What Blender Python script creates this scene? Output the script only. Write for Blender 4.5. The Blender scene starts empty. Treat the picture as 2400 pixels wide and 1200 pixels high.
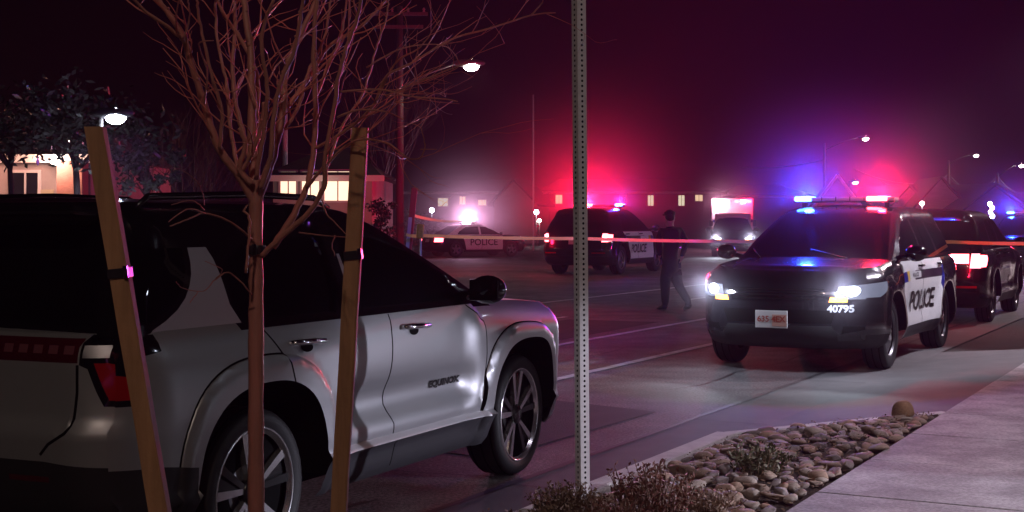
import bpy, bmesh, math, random
import numpy as np
from mathutils import Vector, Matrix
from mathutils.geometry import delaunay_2d_cdt

random.seed(7)
PI = math.pi
R = math.radians
scene = bpy.context.scene
COL = scene.collection

# ------------------------------------------------------------------ camera
FPX, CAMH, HOR = 3250.0, 1.56, 520.0          # focal length in photo pixels, eye height, horizon row
cam_d = bpy.data.cameras.new('camera')
cam = bpy.data.objects.new('camera', cam_d)
COL.objects.link(cam)
cam.location = (0, 0, CAMH)
cam.rotation_euler = (R(90), 0, 0)
cam_d.sensor_width = 36
cam_d.lens = 36 * FPX / 2400
cam_d.shift_y = -(600 - HOR) / 2400
cam_d.clip_start, cam_d.clip_end = 0.1, 2000
scene.camera = cam

# ------------------------------------------------------------------ night sky, moonlight, exposure
world = bpy.data.worlds.new('World')
scene.world = world
world.use_nodes = True
wn = world.node_tree
sky = wn.nodes.new('ShaderNodeTexSky')
sky.sky_type = 'NISHITA'
sky.sun_disc = False
sky.sun_elevation = R(-6)
sky.sun_rotation = R(200)
bg = wn.nodes['Background']
wn.links.new(sky.outputs[0], bg.inputs[0])
bg.inputs[1].default_value = 0.004
sun_d = bpy.data.lights.new('moonlight', 'SUN')
sun_d.energy = 0.02
sun_d.angle = R(0.5)
sun_d.color = (1, .93, .9)
sun_o = bpy.data.objects.new('moonlight', sun_d)
COL.objects.link(sun_o)
sun_o.rotation_euler = (R(45), 0, R(20))
scene.view_settings.view_transform = 'Standard'
scene.view_settings.look = 'None'
scene.view_settings.exposure = 0
scene.view_settings.gamma = 1
scene.cycles.max_bounces = 6
scene.cycles.volume_bounces = 0
scene.cycles.sample_clamp_indirect = 4
scene.cycles.use_denoising = True
HAZE_DENSITY = 0.0010
ASSUMED_NEAR_LAMP = 560
WALK_FILL = 980
PATROL_FILL = 2600
DOOR_FILL = 1000
MID_FILL = 5000

# ------------------------------------------------------------------ helpers: pixels to world
def P(px, py, Y):
    return Vector(((px - 1200) / FPX * Y, Y, CAMH + (HOR - py) / FPX * Y))
UX, UY = math.sin(R(28)), math.cos(R(28))      # the street runs away at 28 degrees to the right
def RD(s, r, z=0.0):                            # s along the street, r across it (to the right)
    return Vector((s * UX + r * UY, s * UY - r * UX, z))

# ------------------------------------------------------------------ materials
MATS = {}
def mat(name, col=(.5, .5, .5), rough=.5, metal=0, coat=0, emit=None, es=0, alpha=None, noise=None, bump=None, spec=.5, trans=0):
    if name in MATS: return MATS[name]
    m = bpy.data.materials.new(name)
    m.use_nodes = True
    nt = m.node_tree
    b = nt.nodes['Principled BSDF']
    b.inputs['Base Color'].default_value = (*col, 1)
    b.inputs['Roughness'].default_value = rough
    b.inputs['Metallic'].default_value = metal
    b.inputs['Coat Weight'].default_value = coat
    b.inputs['Coat Roughness'].default_value = .06
    b.inputs['Specular IOR Level'].default_value = spec
    b.inputs['Transmission Weight'].default_value = trans
    if emit:
        b.inputs['Emission Color'].default_value = (*emit, 1)
        b.inputs['Emission Strength'].default_value = es
    tc = None
    if noise or bump:
        tc = nt.nodes.new('ShaderNodeTexCoord')
    if noise:                                   # (scale, amount, second colour, stretch)
        sc, amt, c2 = noise[:3]
        mp = nt.nodes.new('ShaderNodeMapping')
        mp.inputs['Scale'].default_value = noise[3] if len(noise) > 3 else (1, 1, 1)
        nt.links.new(tc.outputs['Object'], mp.inputs[0])
        n = nt.nodes.new('ShaderNodeTexNoise')
        n.inputs['Scale'].default_value = sc
        n.inputs['Detail'].default_value = 7
        n.inputs['Roughness'].default_value = .65
        nt.links.new(mp.outputs[0], n.inputs['Vector'])
        rp = nt.nodes.new('ShaderNodeValToRGB')
        rp.color_ramp.elements[0].position = .5 - .5 * amt
        rp.color_ramp.elements[1].position = .5 + .5 * amt
        rp.color_ramp.elements[0].color = (*c2, 1)
        rp.color_ramp.elements[1].color = (*col, 1)
        nt.links.new(n.outputs['Fac'], rp.inputs[0])
        nt.links.new(rp.outputs[0], b.inputs['Base Color'])
    if bump:
        n2 = nt.nodes.new('ShaderNodeTexNoise')
        n2.inputs['Scale'].default_value = bump[0]
        n2.inputs['Detail'].default_value = 6
        nt.links.new(tc.outputs['Object'], n2.inputs['Vector'])
        bp = nt.nodes.new('ShaderNodeBump')
        bp.inputs['Strength'].default_value = bump[1]
        bp.inputs['Distance'].default_value = bump[2] if len(bump) > 2 else .02
        nt.links.new(n2.outputs['Fac'], bp.inputs['Height'])
        nt.links.new(bp.outputs[0], b.inputs['Normal'])
    MATS[name] = m
    return m

ASPH = mat('asphalt', (.15, .14, .136), .72, noise=(.7, .6, (.08, .075, .073), (1, 1, 1)), bump=(120, .6, .012), spec=.35)
def speckle(m, scale, lo_, hi_):
    # aggregate: fine light and dark grains multiplied over the base colour
    nt = m.node_tree; b = nt.nodes['Principled BSDF']
    src = b.inputs['Base Color'].links[0].from_socket
    tc = nt.nodes.new('ShaderNodeTexCoord')
    out = src
    for sc, l_, h_ in ((scale, lo_, hi_), (scale * .06, .75, 1.15), (scale * .012, .7, 1.15)):
        n = nt.nodes.new('ShaderNodeTexNoise'); n.inputs['Scale'].default_value = sc; n.inputs['Detail'].default_value = 3
        nt.links.new(tc.outputs['Object'], n.inputs['Vector'])
        mr = nt.nodes.new('ShaderNodeMapRange'); mr.inputs[1].default_value = .38; mr.inputs[2].default_value = .62; mr.inputs[3].default_value = l_; mr.inputs[4].default_value = h_
        nt.links.new(n.outputs['Fac'], mr.inputs[0])
        mx = nt.nodes.new('ShaderNodeVectorMath'); mx.operation = 'MULTIPLY'
        nt.links.new(out, mx.inputs[0]); nt.links.new(mr.outputs[0], mx.inputs[1])
        out = mx.outputs[0]
    nt.links.new(out, b.inputs['Base Color'])
speckle(ASPH, 45, .45, 1.6)
CONC = mat('concrete', (.40, .385, .37), .75, noise=(2.2, .55, (.29, .28, .27)), bump=(160, .25, .006))
GUTTER = mat('gutter concrete', (.125, .118, .115), .8, noise=(2.5, .6, (.07, .066, .064)), bump=(120, .3, .008))
CURBM = mat('curb concrete', (.70, .67, .64), .8, noise=(4, .4, (.44, .42, .40)), bump=(120, .3, .008))
speckle(CONC, 55, .8, 1.2)
SOIL = mat('soil', (.075, .05, .036), .95, noise=(14, .6, (.03, .02, .015)), bump=(60, .9, .03))
PAINT = mat('road paint', (.66, .66, .63), .7, noise=(5, .35, (.30, .29, .28)))
SEAM = mat('seam tar', (.012, .011, .011), .7)
ROCK = mat('river rock', (.27, .20, .155), .55, noise=(9, .6, (.13, .09, .07)), bump=(30, .4, .01))
WOOD = mat('stake wood', (.46, .25, .12), .75, noise=(5, .7, (.17, .08, .035), (6, 6, .6)), bump=(40, .3, .006))
BARK = mat('reddish bark', (.46, .175, .14), .55, noise=(7, .6, (.22, .10, .07), (5, 5, .7)), bump=(70, .4, .004))
GALV = mat('galvanised steel', (.85, .82, .79), .5, metal=.1, noise=(30, .5, (.66, .63, .61)))
DARKIN = mat('dark interior', (.004, .004, .004), .9, spec=.1)
SILVER = mat('silver paint', (.38, .39, .40), .42, metal=.6, coat=.25)
SILVERD = mat('silver flare paint', (.36, .37, .38), .42, metal=.6, coat=.25)
GLOSSB = mat('gloss black', (.006, .006, .007), .12, coat=.6)
POLB = mat('police black paint', (.009, .009, .011), .22, coat=.8)
POLW = mat('police white paint', (.82, .82, .82), .3, coat=.5)
PLASTIC = mat('black plastic', (.018, .018, .019), .5)
GREYPL = mat('grey plastic cladding', (.045, .045, .05), .5)
GLASS = mat('tinted glass', (.004, .004, .005), .03, spec=.35)
RUBBER = mat('tyre rubber', (.016, .016, .017), .62, bump=(90, .2, .004))
ALLOY = mat('bright alloy', (.75, .75, .76), .22, metal=.9)
DALLOY = mat('black alloy', (.012, .012, .013), .25, coat=.5)
SILLHI = mat('sill highlight', (.60, .60, .62), .4, metal=.3)
STEELW = mat('steel wheel', (.22, .22, .23), .4, metal=.7)
CHROME = mat('chrome', (.8, .8, .82), .12, metal=1)
REDLENS = mat('red lens', (.34, .008, .008), .15, coat=.4)
DREDLENS = mat('dark red lens', (.06, .004, .008), .1, coat=.8)
GREYRED = mat('smoked lens segment', (.16, .05, .06), .2, coat=.6)
REDLIT = mat('red lens lit', (.5, .02, .02), .2, emit=(1, .09, .11), es=14)
AMBER = mat('amber lens lit', (.8, .3, .05), .2, emit=(1, .28, .04), es=7)
HEADLIT = mat('headlight lit', (.9, .9, .9), .1, emit=(.86, .9, 1), es=38)
HEADDIM = mat('headlight lens lit', (.08, .08, .09), .1, emit=(.62, .70, 1), es=.22)
REDHOT = mat('glaring tail lamp', (.9, .5, .5), .2, emit=(1, .38, .46), es=14)
BARRED = mat('lightbar red lit', (.8, .1, .1), .2, emit=(1, .06, .09), es=40)
BARBLUE = mat('lightbar blue lit', (.1, .15, .8), .2, emit=(.03, .16, 1), es=42)
BARCLEAR = mat('lightbar clear lens', (.45, .36, .4), .25, coat=.4)
BARWHITE = mat('lightbar white lit', (.9, .9, .9), .2, emit=(1, .86, .95), es=60)
STRIPEB = mat('livery blue', (.01, .015, .22), .35)
STRIPEY = mat('livery yellow', (.62, .42, .03), .35)
STRIPED = mat('livery dark band', (.03, .012, .03), .35)
LETTER = mat('black lettering', (.006, .006, .006), .4)
WLETTER = mat('white lettering', (.34, .34, .36), .5)
PLATEW = mat('plate white', (.55, .52, .50), .5)
PLATER = mat('plate red', (.34, .05, .03), .4)
TAPE = mat('caution tape', (.82, .50, .12), .4, emit=None)
UNIFORM = mat('dark navy uniform', (.012, .012, .022), .8)
SKIN = mat('skin', (.42, .25, .18), .55)

# ------------------------------------------------------------------ object helpers
def link(o, parent=None):
    COL.objects.link(o)
    if parent: o.parent = parent
    return o
def tag(o, label=None, cat=None, group=None, kind=None):
    if label: o['label'] = label
    if cat: o['category'] = cat
    if group: o['group'] = group
    if kind: o['kind'] = kind
    return o
def thing(name, loc, label, cat, rz=0, group=None):
    o = bpy.data.objects.new(name, None)
    o.empty_display_size = .3
    o.location = loc
    o.rotation_euler = (0, 0, rz)
    return tag(link(o), label, cat, group)
def set_parent_label(o, text):
    o['label'] = text
    return o

class MB:
    """collects geometry for ONE mesh object"""
    def __init__(s):
        s.v, s.f, s.mi, s.mats, s.sm = [], [], [], [], []
    def m(s, material):
        if material not in s.mats: s.mats.append(material)
        return s.mats.index(material)
    def add(s, verts, faces, material, smooth=False):
        o = len(s.v)
        s.v += [tuple(v) for v in verts]
        i = s.m(material)
        for f in faces:
            s.f.append([a + o for a in f]); s.mi.append(i); s.sm.append(smooth)
        return s
    def box(s, c, d, material, M=None, bev=0):
        x, y, z = d[0] / 2, d[1] / 2, d[2] / 2
        if bev <= 0:
            vs = [Vector((a * x, b * y, e * z)) for a in (-1, 1) for b in (-1, 1) for e in (-1, 1)]
            fs = [(0, 1, 3, 2), (4, 6, 7, 5), (0, 4, 5, 1), (2, 3, 7, 6), (0, 2, 6, 4), (1, 5, 7, 3)]
        else:
            bm = bmesh.new()
            bmesh.ops.create_cube(bm, size=1)
            for v in bm.verts: v.co = Vector((v.co.x * d[0], v.co.y * d[1], v.co.z * d[2]))
            bmesh.ops.bevel(bm, geom=list(bm.edges), offset=min(bev, min(d) * .45), segments=2, affect='EDGES', profile=.5)
            bm.verts.ensure_lookup_table(); bm.verts.index_update()
            vs = [v.co.copy() for v in bm.verts]; fs = [[v.index for v in f.verts] for f in bm.faces]
            bm.free()
        c = Vector(c)
        vs = [(M @ v if M else v) + c for v in vs]
        return s.add(vs, fs, material)
    def tube(s, pts, rads, material, n=8, cap=True):
        pts = [Vector(p) for p in pts]
        if not hasattr(rads, '__len__'): rads = [rads] * len(pts)
        vs, fs = [], []
        up = None
        for i, p in enumerate(pts):
            a = pts[max(i - 1, 0)]; b = pts[min(i + 1, len(pts) - 1)]
            d = (b - a).normalized()
            if up is None:
                up = Vector((0, 0, 1)) if abs(d.z) < .9 else Vector((1, 0, 0))
            sx = d.cross(up).normalized(); up = sx.cross(d).normalized()
            for k in range(n):
                t = 2 * PI * k / n
                vs.append(p + (sx * math.cos(t) + up * math.sin(t)) * rads[i])
        for i in range(len(pts) - 1):
            for k in range(n):
                fs.append((i * n + k, i * n + (k + 1) % n, (i + 1) * n + (k + 1) % n, (i + 1) * n + k))
        if cap:
            fs.append(tuple(range(n))[::-1]); fs.append(tuple((len(pts) - 1) * n + k for k in range(n)))
        return s.add(vs, fs, material, True)
    def lathe(s, prof, material, n=32, M=None, smooth=True):       # (radius, axial) about local Y
        vs, fs = [], []
        for r, a in prof:
            for k in range(n):
                t = 2 * PI * k / n
                v = Vector((r * math.cos(t), a, r * math.sin(t)))
                vs.append(M @ v if M else v)
        for i in range(len(prof) - 1):
            for k in range(n):
                fs.append((i * n + k, i * n + (k + 1) % n, (i + 1) * n + (k + 1) % n, (i + 1) * n + k))
        return s.add(vs, fs, material, smooth)
    def sphere(s, c, r, material, seg=12, rings=8, sc=(1, 1, 1)):
        vs, fs = [], []
        c = Vector(c)
        for i in range(rings + 1):
            th = PI * i / rings
            for k in range(seg):
                t = 2 * PI * k / seg
                vs.append(c + Vector((sc[0] * r * math.sin(th) * math.cos(t), sc[1] * r * math.sin(th) * math.sin(t), sc[2] * r * math.cos(th))))
        for i in range(rings):
            for k in range(seg):
                fs.append((i * seg + k, (i + 1) * seg + k, (i + 1) * seg + (k + 1) % seg, i * seg + (k + 1) % seg))
        return s.add(vs, fs, material, True)
    def prism(s, poly, z0, z1, material):                           # poly of (x, y)
        n = len(poly)
        vs = [(x, y, z0) for x, y in poly] + [(x, y, z1) for x, y in poly]
        fs = [tuple(range(n))[::-1], tuple(range(n, 2 * n))] + [(i, (i + 1) % n, n + (i + 1) % n, n + i) for i in range(n)]
        return s.add(vs, fs, material)
    def build(s, name, parent=None, origin=None, M=None):
        me = bpy.data.meshes.new(name)
        vs = s.v
        if origin is not None:
            o0 = Vector(origin); vs = [tuple(Vector(v) - o0) for v in vs]
        me.from_pydata(vs, [], s.f)
        for m_ in s.mats: me.materials.append(m_)
        me.polygons.foreach_set('material_index', s.mi)
        me.polygons.foreach_set('use_smooth', s.sm)
        me.update()
        o = bpy.data.objects.new(name, me)
        if origin is not None: o.location = origin
        return link(o, parent)

def copy_tree(o, parent=None):
    c = o.copy(); COL.objects.link(c)
    if parent: c.parent = parent
    for ch in [k for k in bpy.data.objects if k.parent == o and k.type == 'MESH']:
        copy_tree(ch, c)
    return c

def lamp(name, kind, loc, col, power, parent=None, radius=.04, rot=None, spot=None, blend=.3):
    d = bpy.data.lights.new(name, kind)
    d.color = col; d.energy = power
    d.shadow_soft_size = radius
    if kind == 'SPOT':
        d.spot_size = spot; d.spot_blend = blend
    o = bpy.data.objects.new(name, d)
    o.location = loc
    if rot is not None: o.rotation_euler = rot
    return link(o, parent)
def aim(direction):
    return Vector(direction).to_track_quat('-Z', 'Y').to_euler()

def text_mesh(txt, size, bold=0.0):
    """flat lettering as (verts2d, faces), origin at the text's centre"""
    cu = bpy.data.curves.new('lettering', 'FONT')
    cu.body = txt; cu.size = size; cu.align_x = 'CENTER'; cu.align_y = 'CENTER'
    cu.offset = bold; cu.resolution_u = 3
    ob = bpy.data.objects.new('lettering', cu)
    COL.objects.link(ob)
    dg = bpy.context.evaluated_depsgraph_get()
    me = bpy.data.meshes.new_from_object(ob.evaluated_get(dg))
    vs = [(v.co.x, v.co.y) for v in me.vertices]
    fs = [list(p.vertices) for p in me.polygons]
    bpy.data.objects.remove(ob); bpy.data.curves.remove(cu); bpy.data.meshes.remove(me)
    return vs, fs

# ------------------------------------------------------------------ 2-D charts cut into regions
def sample_poly(poly, res):
    out = []
    n = len(poly)
    for i in range(n):
        a = poly[i]; b = poly[(i + 1) % n]
        L = math.hypot(b[0] - a[0], b[1] - a[1])
        k = max(1, int(math.ceil(L / res)))
        for j in range(k):
            out.append((a[0] + (b[0] - a[0]) * j / k, a[1] + (b[1] - a[1]) * j / k))
    return out
def in_poly(pts, poly):
    x, y = pts[:, 0], pts[:, 1]
    ins = np.zeros(len(pts), bool)
    n = len(poly)
    for i in range(n):
        x1, y1 = poly[i]; x2, y2 = poly[(i + 1) % n]
        c = ((y1 > y) != (y2 > y))
        with np.errstate(divide='ignore', invalid='ignore'):
            xi = (x2 - x1) * (y - y1) / (y2 - y1 + 1e-15) + x1
        ins ^= c & (x < xi)
    return ins
def chart(outer, regions, res, jit=.0):
    """outer: dense boundary, regions: [(name, polygon)] later ones win -> verts, {name: tris}"""
    V = []; Eg = []
    def addloop(lp):
        o = len(V)
        V.extend(lp)
        for i in range(len(lp)): Eg.append((o + i, o + (i + 1) % len(lp)))
    addloop(outer)
    for nm, pl in regions: addloop(sample_poly(pl, res))
    xs = [p[0] for p in outer]; ys = [p[1] for p in outer]
    gx = np.arange(min(xs) + res * .5, max(xs), res); gy = np.arange(min(ys) + res * .5, max(ys), res)
    G = np.array([(a + (.5 * res if j % 2 else 0), b) for j, b in enumerate(gy) for a in gx])
    if len(G):
        keep = in_poly(G, outer)
        # drop grid points that hug a constraint
        C = np.array(V)
        G = G[keep]
        kk = np.ones(len(G), bool)
        for i in range(0, len(G), 256):
            d = ((G[i:i + 256, None, :] - C[None, :, :]) ** 2).sum(2).min(1)
            kk[i:i + 256] = d > (res * .45) ** 2
        V.extend([tuple(g) for g in G[kk]])
    r = delaunay_2d_cdt([Vector(v) for v in V], Eg, [], 0, 1e-6)
    v2 = np.array([tuple(v) for v in r[0]])
    tris = [list(f) for f in r[2]]
    cen = np.array([v2[t].mean(0) for t in tris])
    lab = np.full(len(tris), -1)
    lab[in_poly(cen, outer)] = 0
    names = ['body']
    for nm, pl in regions:
        if nm not in names: names.append(nm)
        lab[in_poly(cen, pl) & (lab >= 0)] = names.index(nm)
    out = {}
    for t, l in zip(tris, lab):
        if l >= 0: out.setdefault(names[l], []).append(t)
    return v2, out

def strip(pts, w):
    """a thin polygon along a polyline"""
    L, Rr = [], []
    for i, p in enumerate(pts):
        a = pts[max(i - 1, 0)]; b = pts[min(i + 1, len(pts) - 1)]
        dx, dy = b[0] - a[0], b[1] - a[1]; l = math.hypot(dx, dy) or 1
        nx, ny = -dy / l * w / 2, dx / l * w / 2
        L.append((p[0] + nx, p[1] + ny)); Rr.append((p[0] - nx, p[1] - ny))
    return L + Rr[::-1]
def hermite(xs, ys):
    xs = list(xs); ys = list(ys)
    n = len(xs)
    d = [(ys[i + 1] - ys[i]) / (xs[i + 1] - xs[i]) for i in range(n - 1)]
    m = [d[0]] + [0 if d[i - 1] * d[i] <= 0 else 2 * d[i - 1] * d[i] / (d[i - 1] + d[i]) for i in range(1, n - 1)] + [d[-1]]
    def f(x):
        if x <= xs[0]: return ys[0]
        if x >= xs[-1]: return ys[-1]
        i = 0
        while x > xs[i + 1]: i += 1
        h = xs[i + 1] - xs[i]; t = (x - xs[i]) / h
        return ((2 * t ** 3 - 3 * t ** 2 + 1) * ys[i] + (t ** 3 - 2 * t ** 2 + t) * h * m[i] + (-2 * t ** 3 + 3 * t ** 2) * ys[i + 1] + (t ** 3 - t ** 2) * h * m[i + 1])
    return f
def sstep(a, b, x):
    t = min(1, max(0, (x - a) / (b - a)))
    return t * t * (3 - 2 * t)

class Shell:
    """a rounded box whose plan outline changes with height; charts: side, front, rear, top"""
    def __init__(s, z, hw, xf, xr, rf, rr, warp, res, crown=.0, dome=.02):
        s.z = z; s.zb, s.zt = z[0], z[-1]
        s.hw, s.xf, s.xr = hermite(z, hw), hermite(z, xf), hermite(z, xr)
        s.rf, s.rr, s.warp, s.res, s.dome = rf, rr, warp, res, dome
        n = max(6, int((s.zt - s.zb) / res))
        s.zl = [s.zb + (s.zt - s.zb) * i / n for i in range(n + 1)]
    def corner(s, z, front):
        r = s.rf if front else s.rr
        k = r * (1 - .70711)
        return ((s.xf(z) - k) if front else (s.xr(z) + k)), s.hw(z) - k
    def side(s, x, z, sg=1, off=0):
        hw, xf, xr = s.hw(z), s.xf(z), s.xr(z)
        y = hw
        if x > xf - s.rf:
            t = min(x - (xf - s.rf), s.rf); y = hw - s.rf + math.sqrt(max(0, s.rf ** 2 - t * t))
        elif x < xr + s.rr:
            t = min((xr + s.rr) - x, s.rr); y = hw - s.rr + math.sqrt(max(0, s.rr ** 2 - t * t))
        return s.warp(x, sg * (y + off), z)
    def end(s, y, z, front, off=0):
        hw = s.hw(z); r = s.rf if front else s.rr
        e = s.xf(z) if front else s.xr(z)
        ay = abs(y); d = 0
        if ay > hw - r:
            t = min(ay - (hw - r), r); d = r - math.sqrt(max(0, r * r - t * t))
        x = e - d + off if front else e + d - off
        return s.warp(x, y, z)
    def side_outline(s):
        rb = [(s.corner(z, False)[0], z) for z in s.zl]
        fb = [(s.corner(z, True)[0], z) for z in s.zl]
        n = max(8, int((fb[0][0] - rb[0][0]) / s.res))
        def row(a, b): return [(a[0] + (b[0] - a[0]) * i / n, a[1]) for i in range(1, n)]
        return rb + row(rb[-1], fb[-1]) + fb[::-1] + row(fb[0], rb[0])
    def end_outline(s, front):
        yb = [(-s.corner(z, front)[1], z) for z in s.zl]
        n = max(6, int(2 * yb[0][0] * -1 / s.res))
        def row(a, b): return [(a[0] + (b[0] - a[0]) * i / n, a[1]) for i in range(1, n)]
        fb = [(-a, z) for a, z in yb]
        return yb + row(yb[-1], fb[-1]) + fb[::-1] + row(fb[0], yb[0])
    def top_outline(s):
        z = s.zt
        so = s.side_outline(); eo = s.end_outline(True); ro = s.end_outline(False)
        n = len(s.zl)
        ns = (len(so) - 2 * n) // 2; ne = (len(eo) - 2 * n) // 2; nr = (len(ro) - 2 * n) // 2
        sx = [so[n - 1]] + so[n:n + ns] + [so[n + ns]]
        ey = [eo[n - 1]] + eo[n:n + ne] + [eo[n + ne]]
        ry = [ro[n - 1]] + ro[n:n + nr] + [ro[n + nr]]
        def sy(x):
            hw, xf, xr = s.hw(z), s.xf(z), s.xr(z)
            if x > xf - s.rf:
                t = x - (xf - s.rf); return hw - s.rf + math.sqrt(max(0, s.rf ** 2 - t * t))
            if x < xr + s.rr:
                t = (xr + s.rr) - x; return hw - s.rr + math.sqrt(max(0, s.rr ** 2 - t * t))
            return hw
        def ex(y, front):
            hw = s.hw(z); r = s.rf if front else s.rr; e = s.xf(z) if front else s.xr(z)
            d = 0
            if abs(y) > hw - r:
                t = abs(y) - (hw - r); d = r - math.sqrt(max(0, r * r - t * t))
            return e - d if front else e + d
        out = [(p[0], -sy(p[0])) for p in sx[:-1]]
        out += [(ex(p[0], True), p[0]) for p in ey[:-1]]
        out += [(p[0], sy(p[0])) for p in sx[::-1][:-1]]
        out += [(ex(p[0], False), p[0]) for p in ry[::-1][:-1]]
        return out
    def top(s, x, y, off=0):
        hw = s.hw(s.zt)
        ed = max(0, 1 - (y / hw) ** 2)
        ex = min(1, max(0, (s.xf(s.zt) - x) / .15)) * min(1, max(0, (x - s.xr(s.zt)) / .15))
        p = s.warp(x, y, s.zt)
        return Vector((p[0], p[1], p[2] + s.dome * ed * sstep(0, 1, ex) + off))

class CarParts:
    def __init__(s): s.d = {}
    def get(s, key):
        if key not in s.d: s.d[key] = MB()
        return s.d[key]
    def put(s, key, v2, tris, mapf, material, flip):
        used = sorted({i for t in tris for i in t})
        ix = {a: i for i, a in enumerate(used)}
        vs = [mapf(*v2[a]) for a in used]
        fs = [[ix[a] for a in (t[::-1] if flip else t)] for t in tris]
        s.get(key).add(vs, fs, material, True)

def arch_poly(cx, cz, r, p=2.5, n=40, zlow=-1, a0=0):
    out = []
    for i in range(n + 1):
        t = PI * i / n
        c, q = math.cos(t), math.sin(t)
        k = (abs(c) ** p + abs(q) ** p) ** (-1 / p)
        out.append((cx + r * k * c, cz + r * k * q))
    return [(cx + r, zlow)] + out + [(cx - r, zlow)]

def wheel(parent, x, y, r, w, rimr, sg, style, steer=0, label=None):
    """wheel carrier (dark barrel and brake disc) > tyre, rim"""
    M = Matrix.Rotation(steer, 3, 'Z')
    def place(mb, name, par):
        o = mb.build(name, par)
        return o
    b = MB()
    o_ = sg * w / 2
    def L(mb, prof, m_, n=40): mb.lathe([(a, sg * c) for a, c in prof], m_, n)
    L(b, [(rimr * .97, .02 - w / 2), (rimr * .97, w / 2 - .05), (.02, w / 2 - .09)], DARKIN)
    L(b, [(rimr * .62, w / 2 - .085), (rimr * .62, w / 2 - .075), (.05, w / 2 - .075)], STEELW)
    o = b.build('wheel', parent)
    o.location = (x, y, r)
    o.rotation_euler = (0, 0, steer)
    t = MB()
    L(t, [(rimr * .985, -w / 2 + .01), (rimr * 1.06, -w / 2), (r * .93, -w / 2 + .005), (r * .985, -w / 2 + .03), (r, -w / 2 + .07), (r, w / 2 - .07),
          (r * .985, w / 2 - .03), (r * .95, w / 2 - .008), (r * .90, w / 2), (rimr * 1.12, w / 2 - .002), (rimr * 1.03, w / 2 - .012), (rimr * .985, w / 2 - .02)], RUBBER, 48)
    for k in (-.3, 0, .3):
        L(t, [(r + .0005, w * k - .006), (r + .001, w * k), (r + .0005, w * k + .006)], DARKIN, 48)
    t.build('tyre', o)
    q = MB()
    L(q, [(rimr * .95, w / 2 - .03), (rimr * 1.0, w / 2 - .014), (rimr * 1.02, w / 2 - .006), (rimr * 1.045, w / 2 - .010)], ALLOY if style != 'steel' else STEELW, 48)
    f = w / 2 - .022
    if style == 'split':
        L(q, [(.062, f - .02), (.062, f - .008), (.05, f), (.0, f + .002)], DALLOY, 20)
        for k in range(5):
            a = 2 * PI * k / 5 + .32
            for s2 in (-1, 1):
                da = .20 * s2
                p0, p1 = a + .10 * s2, a + da + .03 * s2
                w0, w1 = .012, .020
                vs = []
                for rr_, aa, ww, ax in ((.045, p0, w0, f - .012), (rimr * .97, p1, w1, f - .002)):
                    c, n_ = Vector((math.cos(aa), 0, math.sin(aa))), Vector((-math.sin(aa), 0, math.cos(aa)))
                    for e, dp in ((-1, 0), (1, 0), (1, -.03), (-1, -.03)):
                        v = c * rr_ + n_ * ww * e
                        vs.append((v.x, sg * (ax + dp), v.z))
                fs = [(0, 1, 5, 4), (1, 2, 6, 5), (3, 0, 4, 7), (2, 3, 7, 6)]
                q.add(vs, fs, ALLOY if (s2 > 0) == (k % 2 == 0) or s2 > 0 else DALLOY)
            # dark web between the pair
            vs = []
            for rr_, aa in ((.05, a - .3), (.05, a + .3), (rimr * .96, a + .16), (rimr * .96, a - .16)):
                vs.append((math.cos(aa) * rr_, sg * (f - .022), math.sin(aa) * rr_))
            q.add(vs, [(0, 1, 2, 3)], DALLOY)
    elif style == 'five':
        L(q, [(.07, f - .02), (.07, f - .004), (.0, f)], STEELW, 20)
        for k in range(5):
            a = 2 * PI * k / 5 + .3
            vs = []
            for rr_, ww, ax in ((.05, .05, f - .012), (rimr * .97, .035, f - .004)):
                c, n_ = Vector((math.cos(a), 0, math.sin(a))), Vector((-math.sin(a), 0, math.cos(a)))
                for e, dp in ((-1, 0), (1, 0), (1, -.03), (-1, -.03)):
                    v = c * rr_ + n_ * ww * e
                    vs.append((v.x, sg * (ax + dp), v.z))
            q.add(vs, [(0, 1, 5, 4), (1, 2, 6, 5), (3, 0, 4, 7), (2, 3, 7, 6)], STEELW)
    else:
        L(q, [(rimr * .97, f - .03), (rimr * .80, f - .012), (rimr * .55, f - .03), (rimr * .40, f - .005), (.09, f), (.0, f + .004)], STEELW, 30)
        L(q, [(.085, f + .012), (.06, f + .02), (0, f + .022)], CHROME, 20)
    q.build('rim', o)
    return o

# ------------------------------------------------------------------ cars
def rect(x0, x1, z0, z1): return [(x0, z0), (x1, z0), (x1, z1), (x0, z1)]
def ring(poly, grow):
    cx = sum(p[0] for p in poly) / len(poly); cz = sum(p[1] for p in poly) / len(poly)
    out = []
    for x, z in poly:
        d = math.hypot(x - cx, z - cz) or 1
        out.append((x + (x - cx) / d * grow, z + (z - cz) / d * grow))
    return out

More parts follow.
